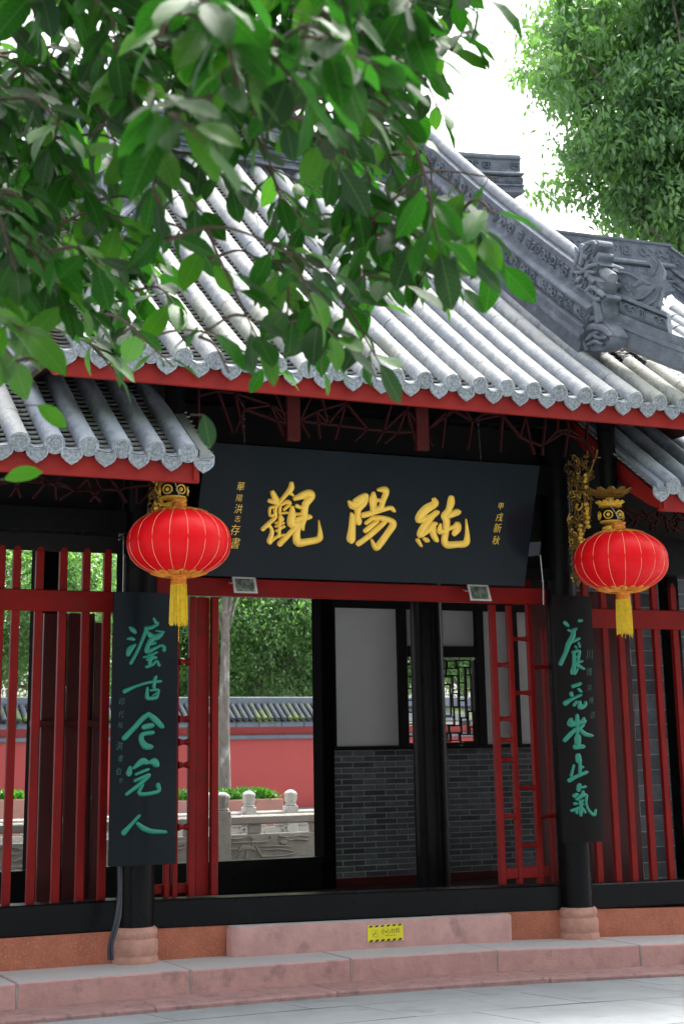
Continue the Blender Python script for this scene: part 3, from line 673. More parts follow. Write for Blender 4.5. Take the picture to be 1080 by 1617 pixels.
# ---- lower skirt roofs outside the gable lines, hips and their carved ridges
def skirt(side, parent):
    xg = XG if side > 0 else XGL; xe = 8.5 if side > 0 else 2.75
    zt0, zb0 = rz(.80)+.02, ZE-.02
    mb = MB(); y0, y1 = YE+.82, 16.8
    mb.hexa([(xg, y0, zt0-.1), (xe, YE+.1, zb0-.1), (xe, y1, zb0-.1), (xg, y1, zt0-.1), (xg, y0, zt0-.05), (xe, YE+.1, zb0-.05), (xe, y1, zb0-.05), (xg, y1, zt0-.05)])
    r = mb.build('skirt_roof', RAFT, parent)
    L = math.hypot(xe-xg, zt0-zb0); a = math.atan2(zt0-zb0, abs(xe-xg)); n = max(1, round(L/LT)); y = YE+.95
    while y < 15.5:
        for k in range(n):
            t = k/n; inst('skirt_tile', tile_mesh(TILE), r, (xe+(xg-xe)*t, y, zb0+(zt0-zb0)*t), Vector(((xg-xe)/abs(xg-xe)*math.cos(a), 0, math.sin(a))).to_track_quat('Y', 'Z').to_euler(), (1, L/n/LT, 1))
        y += .26
    return r
skirt(1, hall); skirt(-1, hall)
def hip(side, parent):
    """the hip ridge from the foot of the sloping ridge out to the corner, in three diminishing tiers"""
    xg = XG if side > 0 else XGL; xe = (8.95 if side > 0 else 2.45); ua = .62 if side > 0 else .75
    ctl = [(xg+.02, 10.82, 5.13), (8.13, 10.29, 4.74), (8.62, 9.84, 4.50)] if side > 0 else [(xg-.02, 11.45, 5.62), (2.95, 10.5, 4.86), (2.5, 10.0, 4.86)]
    P = [Vector(q) for q in cr(ctl, 6)]; a, b = P[0], P[6]
    d = (b-a); dh = Vector((d.x, d.y, 0)).normalized(); sd_ = Vector((-dh.y, dh.x, 0)); fr = lambda i: (sd_, Z3); out_ = -sd_*side
    mb = MB(); mb.sweep([(.10, -.12), (.10, .02), (.115, .03), (.115, .06), (.09, .075), (.09, .16), (-.09, .16), (-.09, .075), (-.115, .06), (-.115, .03), (-.10, .02), (-.10, -.12)], P, fr)
    r = mb.build('hip_ridge', RIDGE, parent, smooth=35)
    c_ = MB()
    t1, t2 = .66, .50
    Q = [a.lerp(P[5], i/5) for i in range(6)]
    c2_ = MB(); c2_.sweep([(.07, .16), (.10, .19), (.105, .23), (.085, .275), (.06, .29), (.11, .295), (.11, .33), (.07, .335), (-.07, .335), (-.11, .33), (-.11, .295), (-.06, .29), (-.085, .275), (-.105, .23), (-.10, .19), (-.07, .16)], Q, fr); c2_.build('hip_roll', RIDGE, r, smooth=35)
    Q2 = [a.lerp(P[3], i/3) for i in range(4)]
    c3_ = MB(); c3_.sweep([(.05, .33), (.05, .52), (.07, .53), (.05, .56), (-.05, .56), (-.07, .53), (-.05, .52), (-.05, .33)], Q2, fr); c3_.build('hip_crest', RIDGE, r, smooth=35)
    cc_ = MB(); cc_.tube([p+Z3*.575 for p in (Q2[1], Q2[2], Q2[3])], .026, 8); cc_.build('ridge_cap', RIDGET, r, smooth=True)
    for (QQ, h0, hh, off) in ((Q, .185, .10, .10), (Q2, .36, .15, .051)):
        for i in range(len(QQ)-1):
            A = QQ[i+1]-QQ[i]; L = A.length; A.normalize(); relief(c_, QQ[i]+Z3*h0+out_*off, A, Z3, out_, L, hh, .022, 7+i)
    for i in range(6, 12):
        A = P[i+1]-P[i]; L = A.length; A.normalize(); relief(c_, P[i]+Z3*.085+out_*.09, A, Z3, out_, L, .07, .016, 27+i)
    c_.build('ridge_carving', RIDGE, r, kind='stuff')
    # upturned fish head closing the crest
    e = Q2[-1]+Z3*.36; m_ = MB()
    def L3(u, v, k=0): return e+dh*u+Z3*v+out_*k
    shp = [(-.16, -.10), (.02, -.16), (.17, -.08), (.21, .06), (.27, .12), (.22, .15), (.24, .24), (.19, .34), (.14, .38), (.09, .33), (.13, .27), (.10, .20), (.03, .22), (-.05, .30), (-.16, .27), (-.09, .20), (-.17, .16), (-.08, .10), (-.16, .04)]
    m_.plate([L3(u, v, .06) for u, v in shp], -out_*.12)
    f3 = lambda x, y: L3(x, y, .06)
    for st in ([(-.12, -.04, .03), (.02, -.08, .035), (.15, -.02, .03), (.19, .08, .02)], [(-.12, .02, .025), (.03, 0, .03), (.14, .07, .025)], [(-.02, .12, .04), (.05, .15, .05), (.10, .12, .03)], [(.14, .2, .03), (.18, .28, .025), (.15, .34, .02)], [(-.12, .25, .02), (-.04, .22, .03), (.03, .16, .02)]):
        brush(m_, st, f3, out_, .022)
    for k in range(9): brush(m_, [(-.10+.03*(k % 5)+.015*(k//5), -.105+.02*(k//5)+.004*k, .022), (-.09+.03*(k % 5), -.09+.02*(k//5), .018)], f3, out_, .018)
    m_.build('fish_head_finial', RIDGE, r)
    return r
hip(1, hall); hip(-1, hall)
# ---- dragon mouth and lotus boss at the foot of the sloping ridge (outline measured on the gable plane)
def dragon(x, side, parent, du=0, dz=0):
    m_ = MB(); s_ = 1/4.909*.0049
    def L3(px_, py_, k=0):
        p = onX(860+px_/4.909, 350+py_/4.909, XG-.085); return Vector((x+side*k, p.y+du, p.z+dz))
    shp = [(240, 345), (250, 265), (228, 205), (268, 190), (275, 165), (300, 178), (330, 150), (370, 140), (405, 150), (412, 185), (385, 195), (372, 235), (362, 285), (388, 262), (402, 235), (415, 262), (398, 305), (420, 335), (400, 352), (388, 400), (400, 470), (392, 540), (455, 560), (470, 590), (440, 610), (446, 690), (432, 770), (470, 800), (515, 870), (505, 900), (495, 950), (440, 990), (370, 1000), (310, 985), (275, 880), (262, 850), (300, 800), (350, 740), (385, 700), (300, 690), (280, 600), (330, 560), (300, 420), (260, 410)]
    m_.plate([L3(a, b, .075) for a, b in cr(shp+[shp[0]], 3)[:-1]], (-side*.15, 0, 0))
    f3 = lambda a, b: L3(a, b, .085)
    N = X3*side
    for st in ([(240, 340, 26), (262, 250, 30), (250, 205, 18)], [(285, 330, 28), (300, 230, 30), (290, 180, 18)], [(330, 170, 26), (380, 160, 34), (400, 175, 22)], [(310, 265, 46), (320, 272, 46)], [(250, 395, 30), (300, 390, 30), (350, 345, 34), (405, 335, 28)], [(330, 420, 34), (350, 390, 34), (390, 395, 30)], [(365, 440, 56), (375, 452, 56)], [(290, 430, 30), (260, 455, 34)], [(290, 500, 34), (265, 510, 30)], [(330, 540, 30), (370, 510, 40), (420, 540, 40), (455, 570, 34)], [(350, 560, 30), (400, 600, 46), (430, 600, 30)], [(330, 640, 60), (345, 650, 60)], [(400, 640, 50), (420, 760, 60)], [(300, 600, 30), (290, 660, 30)], [(285, 820, 36), (330, 770, 46), (380, 745, 40)], [(275, 860, 30), (330, 830, 50), (400, 810, 60), (470, 840, 50), (510, 880, 26)], [(340, 910, 30), (380, 880, 30), (430, 905, 30), (480, 900, 24)], [(350, 950, 26), (400, 930, 34), (450, 950, 26)], [(330, 990, 30), (300, 900, 30)]):
        brush(m_, st, f3, N, 20*s_+.008)
    for k in range(14):
        a, b = 240+random.uniform(0, 120), 180+random.uniform(0, 180); brush(m_, [(a, b, 14), (a+random.uniform(5, 30), b-random.uniform(10, 40), 10)], f3, N, .014)
    c0 = L3(395, 930)
    m_.lathe([(.03, -.10), (.07, -.09), (.085, -.04), (.08, .01), (.10, .02), (.115, .035), (.09, .06), (.05, .085)], (c0.x, c0.y, c0.z+.03), 16, lambda a, z: 1+(.08*math.sin(6*a) if .015 < z < .05 else 0))
    return m_.build('dragon_mouth_finial', RIDGE, parent)
dragon(XG, -1, vr)
dragon(XGL, 1, vl, .68, rz(1.3)-rz(.62))
# ---- the ridge of the hall standing behind, seen over the right corner
rear = thing('rear_hall_ridge', (9.4, 14.6, 6.5), 'long carved grey ridge of another roof rising behind the right corner', 'roof ridge')
yb2 = 14.6; pA, pB, pC = onY(800, 357, yb2), onY(1052, 388, yb2), onY(1110, 425, yb2-.3)
def free_ridge(P, h, parent, seed):
    A0 = (P[-1]-P[0]); dh = Vector((A0.x, A0.y, 0)).normalized(); sd_ = Vector((-dh.y, dh.x, 0)); fr = lambda i: (sd_, Z3)
    mb = MB(); mb.sweep(ridge_profile(h), [p-Z3*h for p in P], fr); r = mb.build('ridge_band', RIDGE, parent, smooth=35); k = h/.61; c_ = MB()
    for i in range(len(P)-1):
        A = P[i+1]-P[i]; L = A.length; A.normalize(); o = P[i]-Z3*h
        relief(c_, o+Z3*(.385*k)-sd_*.079, A, Z3, -sd_, L, .165*k, .014, seed+i); relief(c_, o+Z3*(.160*k)-sd_*.122, A, Z3, -sd_, L, .115*k, .016, seed+9+i)
    c_.build('ridge_carving', RIDGE, r, kind='stuff')
free_ridge([pA.lerp(pB, t) for t in (0, .33, .66, 1)], .62, rear, 70)
free_ridge([pB+Vector((.03, 0, 0)), pB.lerp(pC, .5), pC, pC+(pC-pB)*2], .62, rear, 80)
mb = MB()
mb.hexa([(pA.x, yb2-2.2, pA.z-2.2), (pC.x+3, yb2-2.2, pA.z-2.2), (pC.x+3, yb2+2, pA.z-.7), (pA.x, yb2, pA.z-.7), (pA.x, yb2-2.2, pA.z-2.1), (pC.x+3, yb2-2.2, pA.z-2.1), (pC.x+3, yb2+2, pA.z-.6), (pA.x, yb2, pA.z-.6)]); rr = mb.build('rear_slope', TILEB, rear)
x = pA.x+.5
while x < pC.x+2:
    for k in range(5): inst('cover_tile', tile_mesh(TILE), rr, (x, yb2-2.1+k*.36, pA.z-2.08+k*.245), (math.atan2(1.5, 2.2), 0, 0))
    x += .25
# ================================================================ THE TWO WINGS
def wing(side):
    L = side < 0
    o = thing('side_gallery', ((1.9 if L else 9.6), YC, .37), 'lower tiled side gallery left of the gate, bluish grey tiles over a picket fence' if L else 'lower tiled side gallery right of the gate, in shade under the main eave', 'gallery', 'side galleries of the gate')
    xs = [3.728-.237*k for k in range(14)][::-1] if L else [onY(1063, 779, YE).x+.237*k for k in range(8)]
    pk = (lambda x, u: TILE if x < 2.6 and L and noise.noise(Vector((x*3, 0, 0))) > -.5 else TILEB)
    xe = (xs[-1]+.125) if L else (xs[0]-.125)
    r = roof(o, 'wing_roof', xs, 2.6, ZW, pk, None, True, None if not L else xs[0]-.2, None, 2.6)
    if L: inst('drip_tile', DRM, r, (xs[0]-PITCH, YE, ZW-.035))
    # verge tiles closing the edge of the roof
    for k in range(8):
        u = k*.33; T = tangent(u+.15); mb = MB(); a0, b0 = YE+u-.0, YE+u+.325
        mb.hexa([(xe-.035, a0, rz(a0-YE, ZW)-.05), (xe+.035, a0, rz(a0-YE, ZW)-.05), (xe+.035, b0, rz(b0-YE, ZW)-.05), (xe-.035, b0, rz(b0-YE, ZW)-.05), (xe-.035, a0, rz(a0-YE, ZW)+.02), (xe+.035, a0, rz(a0-YE, ZW)+.02), (xe+.035, b0, rz(b0-YE, ZW)+.02), (xe-.035, b0, rz(b0-YE, ZW)+.02)])
        mb.build('verge_tile', TILEM if L else TILEB, r)
    x0, x1 = (xs[0]-.2, xe-.02) if L else (xe+.02, xs[-1]+.2)
    fascia(x0, x1, ZW, .20, .06, r)
    bargeboard(xe-.07 if L else xe+.035, .02, 2.4, ZW, r, .24)
    mb = MB(); pts = [(0, YE+.16+t*1.9, rz(.16+t*1.9, ZW)-.165) for t in (0, .33, .66, 1)]; mb.tube(pts, .03, 6); me = mb.mesh('rafter', RAFT, True); x = x0+.15
    while x < x1-.1: inst('rafter', me, r, (x, 0, 0)); x += .237
    xa, xb = (-1.8, XL-.14) if L else (XR+.14, 12.4)
    beam(xa, xb, 11.34, 11.54, onY(100, 838, 11.34).z if L else 3.08, 3.40, BLACK, o, 'beam')
    xq = xa; nq = 0
    while xq < xb-.01: xe2 = min(xq+7, xb); xm1 = xq-.12 if L and nq == 0 else xq; sill(xq if L else xq-(.05 if nq == 0 else 0), (xe2+.11 if L and xe2 >= xb-.01 else xe2), ZS+(.012 if L else -.0), o); xq = xe2; nq += 1
    frieze(x0+.3 if L else x0+.15, x1-.1 if L else x1-.3, 3.36, 3.56, 10.9, o, [], 31 if L else 32)
    column(-.2 if L else 11.3, YC, .13, .42, 3.9, o)
    mb = MB(); mb.box(xa, xb, 11.56, 11.58, 3.1, 4.6, 0); mb.build('infill_board', BWOOD, o)
    return o
wl_, wr_ = wing(-1), wing(1)
wg_l, wg_r = wl_, wr_
# ================================================================ FENCES
def picket_me(w_, d_, z0, z1, point=True):
    mb = MB(); h = z1-z0
    if point:
        c = .003; mb.box(-w_/2, w_/2, -d_/2, d_/2, 0, h-.045, c)
        mb.hexa([(-w_/2, -d_/2, h-.045), (w_/2, -d_/2, h-.045), (w_/2, d_/2, h-.045), (-w_/2, d_/2, h-.045), (-.006, -d_/2+.004, h), (.006, -d_/2+.004, h), (.006, d_/2-.004, h), (-.006, d_/2-.004, h)])
    else: mb.box(-w_/2, w_/2, -d_/2, d_/2, 0, h, .004)
    return mb.mesh('picket', RED)
YF = 11.58
fl = thing('picket_fence', (2.9, YF, ZS), 'dark red picket fence with pointed tops, left of the carved couplet board', 'fence')
zr0, zr1 = onY(60, 965, YF-.03).z, onY(60, 931, YF-.03).z; ztop = onY(55, 862, YF).z
pm = picket_me(.058, .045, ZS-.01, ztop)
for pxv in (-120, -84, -45, 5-12, 18, 55, 93, 130, 164):
    p = onY(pxv+2, 1100, YF); inst('picket', pm, fl, (p.x, YF, ZS))
beam(-1.6, XL-.14, YF-.045, YF-.0245, zr0, zr1, RED, fl, 'fence_rail')
fr_ = thing('picket_fence', (9.2, YF, ZS), 'dark red picket fence in shade behind the lantern, right of the gate', 'fence')
zr0r, zr1r = onY(1010, 993, YF-.03).z, onY(1010, 963, YF-.03).z
for pxv, pyv in ((946, 1380), (975, 1380), (1001, 1380), (1031, 1380), (1059, 1380), (1090, 1380), (1121, 1380), (1152, 1380)):
    p = onY(pxv, pyv, YF); inst('picket', pm, fr_, (p.x, YF, ZS-.01-fall(p.x)))
beam(XR+.14, 10.9, YF-.045, YF-.0245, zr0r, zr1r, RED, fr_, 'fence_rail')
# lattice screens either side of the gate opening
def upright(pts, w_, zb, zt, y, parent, name='upright', d=.05, point=False):
    x = onY(pts[0], pts[1], y).x; o = inst(name, None, parent, (0, 0, 0)) if False else None
    mb = MB(); zb -= fall(x)+.004; mb.box(x-w_/2, x+w_/2, y-d/2, y+d/2, zb, zt, .004)
    if point: mb.hexa([(x-w_/2, y-d/2, zt+.0005), (x+w_/2, y-d/2, zt+.0005), (x+w_/2, y+d/2, zt+.0005), (x-w_/2, y+d/2, zt+.0005), (x-.006, y-d/2, zt+.05), (x+.006, y-d/2, zt+.05), (x+.006, y+d/2, zt+.05), (x-.006, y+d/2, zt+.05)])
    mb.build(name, RED, parent); return x
lr = thing('lattice_screen', (7.05, YF+.03, ZS), 'bright red lattice screen of three uprights with short rungs, right of the opening', 'screen')
yl = YF+.03
xr = [upright((793, 1390), .052, ZS, ZR1-.14, yl, lr), upright((820.5, 1390), .042, ZS, ZR1-.14, yl, lr), upright((853, 1390), .046, ZS, 3.16, yl, lr, point=True), upright((874, 1370), .03, ZS, 2.62, yl+.16, lr)]
def rung(a, b, pts, y, parent):
    z = onY(pts[0], pts[1], y).z; mb = MB(); mb.tube([(a, y, z), (a+.03, y, z), ((a+b)/2, y, z), (b-.03, y, z), (b, y, z)], [.028, .02, .015, .02, .028], 8); mb.build('rung', RED, parent, smooth=True)
for i, yy in ((0, 1050), (0, 1135), (0, 1168), (0, 1200), (0, 1289), (1, 1009), (1, 1094), (1, 1244), (1, 1335), (2, 1053), (2, 1289)):
    rung(xr[i]+.02, xr[i+1]-.015, (800+i*25, yy), yl, lr)
beam(xr[0]+.03, XR-.15, yl-.015, yl+.02, ZS-.01, ZS+.08, RED, lr, 'bottom_rail')
ll = thing('lattice_screen', (4.2, YF+.03, ZS), 'red lattice screen with a wide flat board, beside the left couplet board', 'screen')
xa_ = upright((337.5, 1400), .056, ZS, ZR1-.14, yl, ll); xb_ = upright((318, 1400), .105, ZS, ZR1-.14, yl+.05, ll, 'flat_board', .03); xc_ = upright((301, 1400), .05, ZS, ZR1-.14, yl, ll)
xd_ = upright((275, 1400), .04, ZS, ZR1-.14, yl+.02, ll); xe_ = upright((262, 1400), .04, ZS, ZR1-.14, yl+.02, ll)
for yy in (1045, 1135, 1172, 1208, 1306): rung(xd_+.02, xc_-.02, (288, yy), yl, ll)
beam(xe_-.2, xc_, yl+.03, yl+.06, ZS+.02, ZS+.09, RED, ll, 'bottom_rail')
# folded plank door leaves behind the left fence
dl = thing('plank_door', (2.9, 12.1, .42), 'folded dark red plank door leaf standing behind the left picket fence', 'door')
for k, (a, b) in enumerate(((58, 80), (81, 97), (98, 124), (125, 141), (142, 160))):
    y = 12.1+.05*(k % 2); xa, xb = onY(a+6, 1200, y).x, onY(b+6, 1200, y).x; mb = MB(); z1_ = onY(100, 968+(14 if k == 4 else 0), y).z; mb.box(xa, xb-.004, y, y+.04, .42, z1_, .006); mb.build('plank', DRED, dl)
beam(onY(48, 1140, 12.07).x, onY(165, 1140, 12.07).x, 12.05, 12.085, onY(100, 1148, 12.07).z, onY(100, 1137, 12.07).z, DRED, dl, 'batten')
beam(onY(48, 1140, 12.07).x, onY(165, 1140, 12.07).x, 12.05, 12.085, .50, .58, DRED, dl, 'batten')
# ================================================================ INSIDE THE HALL: the back wall
YB = 14.3
MATTEB = mat('matte_black', (.003, .003, .003), (.005, .004, .004), 5, .9, spec=.02)
bw = thing('back_wall', (7.2, YB, .37), 'inner back wall with dark brick dado, grey plaster panels and black frame', 'wall')
zfl = .42
def bx_(a, b, y): return onY(a, 1200, y).x, onY(b, 1200, y).x
zd = onY(600, 1184, YB).z; zb0 = onY(600, 1384, YB).z; zpt = onY(600, 961, YB).z
print('backwall', zd, zb0, zpt)
jx0, jx1 = bx_(494, 529, YB-.12); jx0 = onY(494, 1200, YB+.12).x
beam(jx0, jx1, YB-.12, YB+.12, .372, 3.55, MATTEB, bw, 'door_jamb', .012)
xA, xB = jx1, onY(905, 1200, YB).x+1.2
mb = MB(); mb.box(xA, xB, YB+.02, YB+.12, .372, zd, 0); dado = mb.build('brick_dado', MORTAR, bw)
random.seed(12)
bh, bl = .0535, .235; bmes = []
def brick_mesh(l, h, m=BRICK): mb = MB(); mb.box(-l/2, l/2, -.01, .03, -h/2, h/2, .003); return mb.mesh('brick', m)
bm1, bm2 = brick_mesh(bl-.012, bh-.011), brick_mesh(bl*.52-.012, bh-.011)
row, z = 0, zb0+bh/2; xBv = onY(868, 1200, YB).x
while z < zd-.02:
    x = xA+.02+(0 if row % 2 else bl*.5); 
    if row % 2 == 0: inst('brick', bm2, dado, (xA+.01+bl*.26, YB+.025, z))
    while x < xBv:
        inst('brick', bm1, dado, (x+bl/2, YB+.025+random.uniform(-.002, .0015), z+random.uniform(-.0012, .0012))); x += bl
    z += bh; row += 1
beam(xA, xB, YB-.02, YB+.02, .372, zb0, DRED, bw, 'wall_base')
beam(xA, xB, YB-.03, YB+.10, zd, onY(600, 1178, YB).z, BWOOD, bw, 'dado_rail')
mb = MB(); mb.box(xA, xB, YB+.07, YB+.10, zd+.03, 3.6, 0)
zl0, zl1 = onY(722, 1172, YB).z, onY(722, 1042, YB).z
def hx(p, y_=1150): return onY(p, y_, YB).x
lx0, lx1 = hx(697), hx(750)
bx = MB()
for (a, b, c, d) in ((xA, hx(640), zd+.03, 3.6), (hx(760), xB, zd+.03, 3.6)): bx.box(a, b, YB+.04, YB+.06, c, d, 0)
zmid = onY(722, 1021, YB).z
bx.box(hx(640)+.0, hx(760), YB+.04, YB+.06, zmid, 3.6, 0)
bx.build('plaster_panel', PANEL, bw)
for (a, b) in ((530-3, 530+1), (631, 645), (655, 695), (755, 768), (812, 822)):
    beam(hx(a), hx(b), YB-.02, YB+.035, zd+.03, 3.5, BWOOD, bw, 'frame_post')
beam(xA, xB, YB-.03, YB+.034, zpt, 3.6, BWOOD, bw, 'frame_head')
beam(hx(646), hx(754.8), YB-.018, YB+.07, onY(722, 1038, YB).z, zmid, BWOOD, bw, 'frame_rail'); beam(hx(645.2), hx(754.8), YB-.018, YB+.07, zd+.03, zl0-.0, BWOOD, bw, 'frame_rail')
beam(hx(751), hx(754.8), YB-.018, YB+.06, zl0+.001, zl1, BWOOD, bw, 'frame_post')
# pierced window of small staggered rectangles
lw = MB(); random.seed(8)
def split(x0, x1, z0, z1, d, vert):
    L = (x1-x0) if vert else (z1-z0)
    if d == 0 or L < .085: return
    t = random.uniform(.35, .65); r_ = .0065
    if vert: m_ = x0+(x1-x0)*t; lw.box(m_-r_, m_+r_, YB+.01, YB+.04, z0, z1, 0); split(x0, m_, z0, z1, d-1, False); split(m_, x1, z0, z1, d-1, False)
    else: m_ = z0+(z1-z0)*t; lw.box(x0, x1, YB+.011, YB+.041, m_-r_, m_+r_, 0); split(x0, x1, z0, m_, d-1, True); split(x0, x1, m_, z1, d-1, True)
CELLS = ((592, 370, 625, 395), (632, 367, 686, 390), (560, 400, 582, 428), (588, 400, 636, 425), (640, 395, 662, 455), (670, 397, 684, 422), (670, 427, 688, 483), (572, 435, 608, 460), (563, 468, 600, 588), (614, 430, 634, 498), (612, 503, 632, 553), (640, 460, 662, 527), (670, 488, 688, 570), (640, 533, 663, 597), (617, 560, 636, 628), (577, 598, 612, 626), (675, 577, 692, 635), (645, 603, 668, 665), (566, 630, 588, 658), (595, 634, 641, 658), (680, 640, 693, 664), (600, 664, 632, 688), (640, 669, 694, 694), (562, 367, 586, 394), (566, 664, 594, 692))
ox0, ox1, oz0, oz1 = hx(697), hx(750), zl0, zl1
def cell(a, b, c, d, k):
    u0, u1 = ox0+(ox1-ox0)*(a-556)/140, ox0+(ox1-ox0)*(c-556)/140; v1, v0 = oz1-(oz1-oz0)*(b-363)/335, oz1-(oz1-oz0)*(d-363)/335; t = .011; y0, y1 = YB+.008+.0004*k, YB+.034+.0004*k
    lw.box(u0-t, u1+t, y0, y1, v1, v1+t, 0); lw.box(u0-t, u1+t, y0, y1, v0-t, v0, 0); lw.box(u0-t, u0, y0, y1, v0, v1, 0); lw.box(u1, u1+t, y0, y1, v0, v1, 0)
    if k > 22:
        for q in (.35, .68): um = u0+(u1-u0)*q; vm = v0+(v1-v0)*q; lw.box(um-.004, um+.004, y0, y1, v0, v1, 0); lw.box(u0, um-.005, y0, y1, vm-.004, vm+.004, 0)
for k, q in enumerate(CELLS): cell(*q, k)
for i in range(7): lw.box(hx(646), hx(657), YB+.01, YB+.034, zl0+(zl1-zl0)*(i+.5)/7, zl0+(zl1-zl0)*(i+.5)/7+.014, 0)
lw.build('window_lattice', BWOOD, bw)
# black inner column in front of it
yi = 13.2
ic = onY(679, 1200, yi).x; ci = thing('inner_column', (ic, yi, .37), 'glossy black inner column standing before the brick dado', 'column')
mb = MB(); mb.lathe([(.155, .372), (.155, 2), (.145, 4.6)], (ic, yi, 0), 32); mb.build('shaft', BLACK, ci, smooth=True)
# back openings: frame of the doorway to the courtyard
df = thing('courtyard_doorway', (4.9, YB, .37), 'black framed doorway opening from the hall to the courtyard', 'doorway')
zth0, zth1 = onY(420, 1388, YB).z, onY(420, 1356, YB).z
beam(-1.8, jx0-.001, YB-.1, YB+.1, .372, max(zth1, .5), BLACK, df, 'threshold', .01)
zh = onY(420, 943, YB).z
beam(onY(236, 900, YB).x, jx0-.001, YB-.1, YB+.1, zh, 3.6, BLACK, df, 'door_head')
zlb, zlt = onY(100, 846, YB-.1).z, onY(100, 800, YB-.1).z
beam(-1.8, 3.9, YB-.105, YB+.1, zlb, 4.6, BLACK, df, 'door_head')
for (a, b, y0_, y1_) in ((58, 104, YB-.08, YB+.08), (193, 236, YB-.08, YB+.08)):
    xa, xb = onY(a, 880, YB-.08).x, onY(b, 880, YB-.08).x; beam(xa, xb, y0_, y1_, .42, zlb, MATTEB, df, 'door_post')
mb = MB(); mb.box(-1.8, 12.5, YB-.1, YB+.1, 3.6, 5.2, 0); mb.build('wall_head', BWOOD, df)
# brick wall behind the right fence
br = thing('brick_wall', (9.4, 12.6, .37), 'dark grey wall of large bricks behind the right picket fence', 'wall')
xw0, xw1 = onY(958, 1200, 12.6).x, 12.0
mb = MB(); mb.box(xw0-.4, xw1, 12.62, 12.74, .372, 4.2, 0); core = mb.build('wall_core', MORTAR, br)
bmL, bmS = brick_mesh(.268, .128), brick_mesh(.125, .128); row = 0; z = .44
while z < 3.3:
    x = xw0-.35+(.0 if row % 2 else .14)
    while x < 10.9:
        a = bmL if random.random() < .7 else bmS; l_ = .28 if a is bmL else .137
        inst('brick', a, core, (x+l_/2, 12.625+random.uniform(-.003, .0015), z+.07)); x += l_
    z += .1375; row += 1
beam(onY(1066, 1200, 12.4).x, onY(1084, 1200, 12.4).x, 12.35, 12.5, .38, 3.4, BLACK, br, 'door_post')
beam(XR+.2, xw0+.05, 12.2, 12.3, .38, 3.0, DRED, br, 'red_panel')
# hall ceiling keeps the inside dim
mb = MB(); mb.box(-2, 12.5, 11.6, YB, 4.62, 4.68, 0); mb.build('ceiling_board', RAFT, hall)
# ================================================================ NAME BOARD
bz0, bz1, by0, by1 = 2.917, 3.874, 11.24, 10.92
bxl, bxr = 4.115, 7.045
bn = Vector((0, -(bz1-bz0), -(by0-by1))).normalized()       # faces forward and down
bu = Vector((0, by1-by0, bz1-bz0)).normalized(); bo = Vector((bxl, by0, bz0)); BH = math.hypot(by0-by1, bz1-bz0)
nb = thing('name_board', (5.58, by0, bz0), 'large black name board with three raised gold characters, tilted over the gate', 'name board')
mb = MB(); o = bo-bn*.0; c = .006
P = [o-bn*.06, o+X3*(bxr-bxl)-bn*.06, o+X3*(bxr-bxl)-bn*.06+bu*BH, o-bn*.06+bu*BH]
Q = [o, o+X3*(bxr-bxl), o+X3*(bxr-bxl)+bu*BH, o+bu*BH]
mb.hexa(P+Q); nbp = mb.build('board', BOARD, nb)
def nb3(x, y): return onP(x, y, bo, bn)
G1 = [[(250, 220, 70), (300, 330, 95)], [(195, 350, 60), (300, 375, 75)], [(540, 80, 60), (535, 160, 85), (450, 260, 60), (330, 400, 45), (285, 490, 50), (290, 600, 50), (190, 700, 60), (95, 790, 60)], [(510, 220, 60), (565, 265, 35)], [(300, 440, 40), (215, 460, 40), (200, 520, 35), (210, 585, 35), (285, 560, 40)], [(365, 410, 35), (355, 545, 38)], [(360, 420, 35), (480, 365, 55), (510, 400, 50), (420, 490, 35)], [(350, 545, 32), (480, 535, 35)], [(200, 740, 50), (240, 820, 55), (205, 980, 85)], [(220, 980, 40), (330, 900, 40), (445, 875, 32)], [(365, 590, 50), (400, 640, 40), (290, 700, 25)], [(410, 690, 42), (290, 750, 30)], [(420, 750, 42), (300, 820, 30)], [(360, 600, 40), (345, 900, 45)], [(590, 320, 60), (700, 275, 100), (820, 240, 115), (855, 290, 95), (760, 410, 100), (735, 600, 95), (690, 720, 110)], [(550, 450, 50), (555, 560, 105), (540, 700, 115), (640, 720, 120)], [(620, 430, 60), (690, 460, 50)], [(600, 560, 40), (700, 550, 40)], [(600, 660, 70), (720, 620, 90), (815, 600, 75)], [(700, 700, 90), (712, 785, 50)], [(610, 740, 60), (540, 830, 70), (360, 1020, 80)], [(640, 770, 85), (620, 900, 105), (650, 1000, 115), (800, 985, 95), (965, 945, 90), (985, 850, 65), (958, 650, 10)]]
G2 = [[(120, 360, 50), (200, 425, 150), (330, 330, 140), (410, 260, 100)], [(425, 260, 90), (400, 380, 100), (290, 500, 110), (280, 600, 95), (290, 720, 120)], [(160, 570, 40), (185, 640, 90), (180, 850, 115), (160, 1035, 145)], [(560, 210, 60), (560, 330, 135), (555, 480, 95), (550, 560, 70)], [(640, 150, 50), (760, 150, 110), (790, 200, 100), (740, 330, 90), (700, 470, 85)], [(600, 340, 60), (690, 340, 60)], [(600, 500, 80), (700, 460, 60)], [(380, 610, 95), (560, 560, 85), (760, 500, 75), (880, 475, 70), (920, 520, 65)], [(560, 650, 70), (425, 750, 58)], [(560, 660, 80), (700, 660, 85), (870, 705, 95), (915, 780, 115), (820, 930, 105), (660, 1150, 110), (600, 1190, 90), (525, 1050, 45)], [(620, 720, 65), (500, 820, 78), (412, 890, 75)], [(760, 730, 75), (600, 880, 90), (420, 1030, 85), (290, 1120, 92)]]
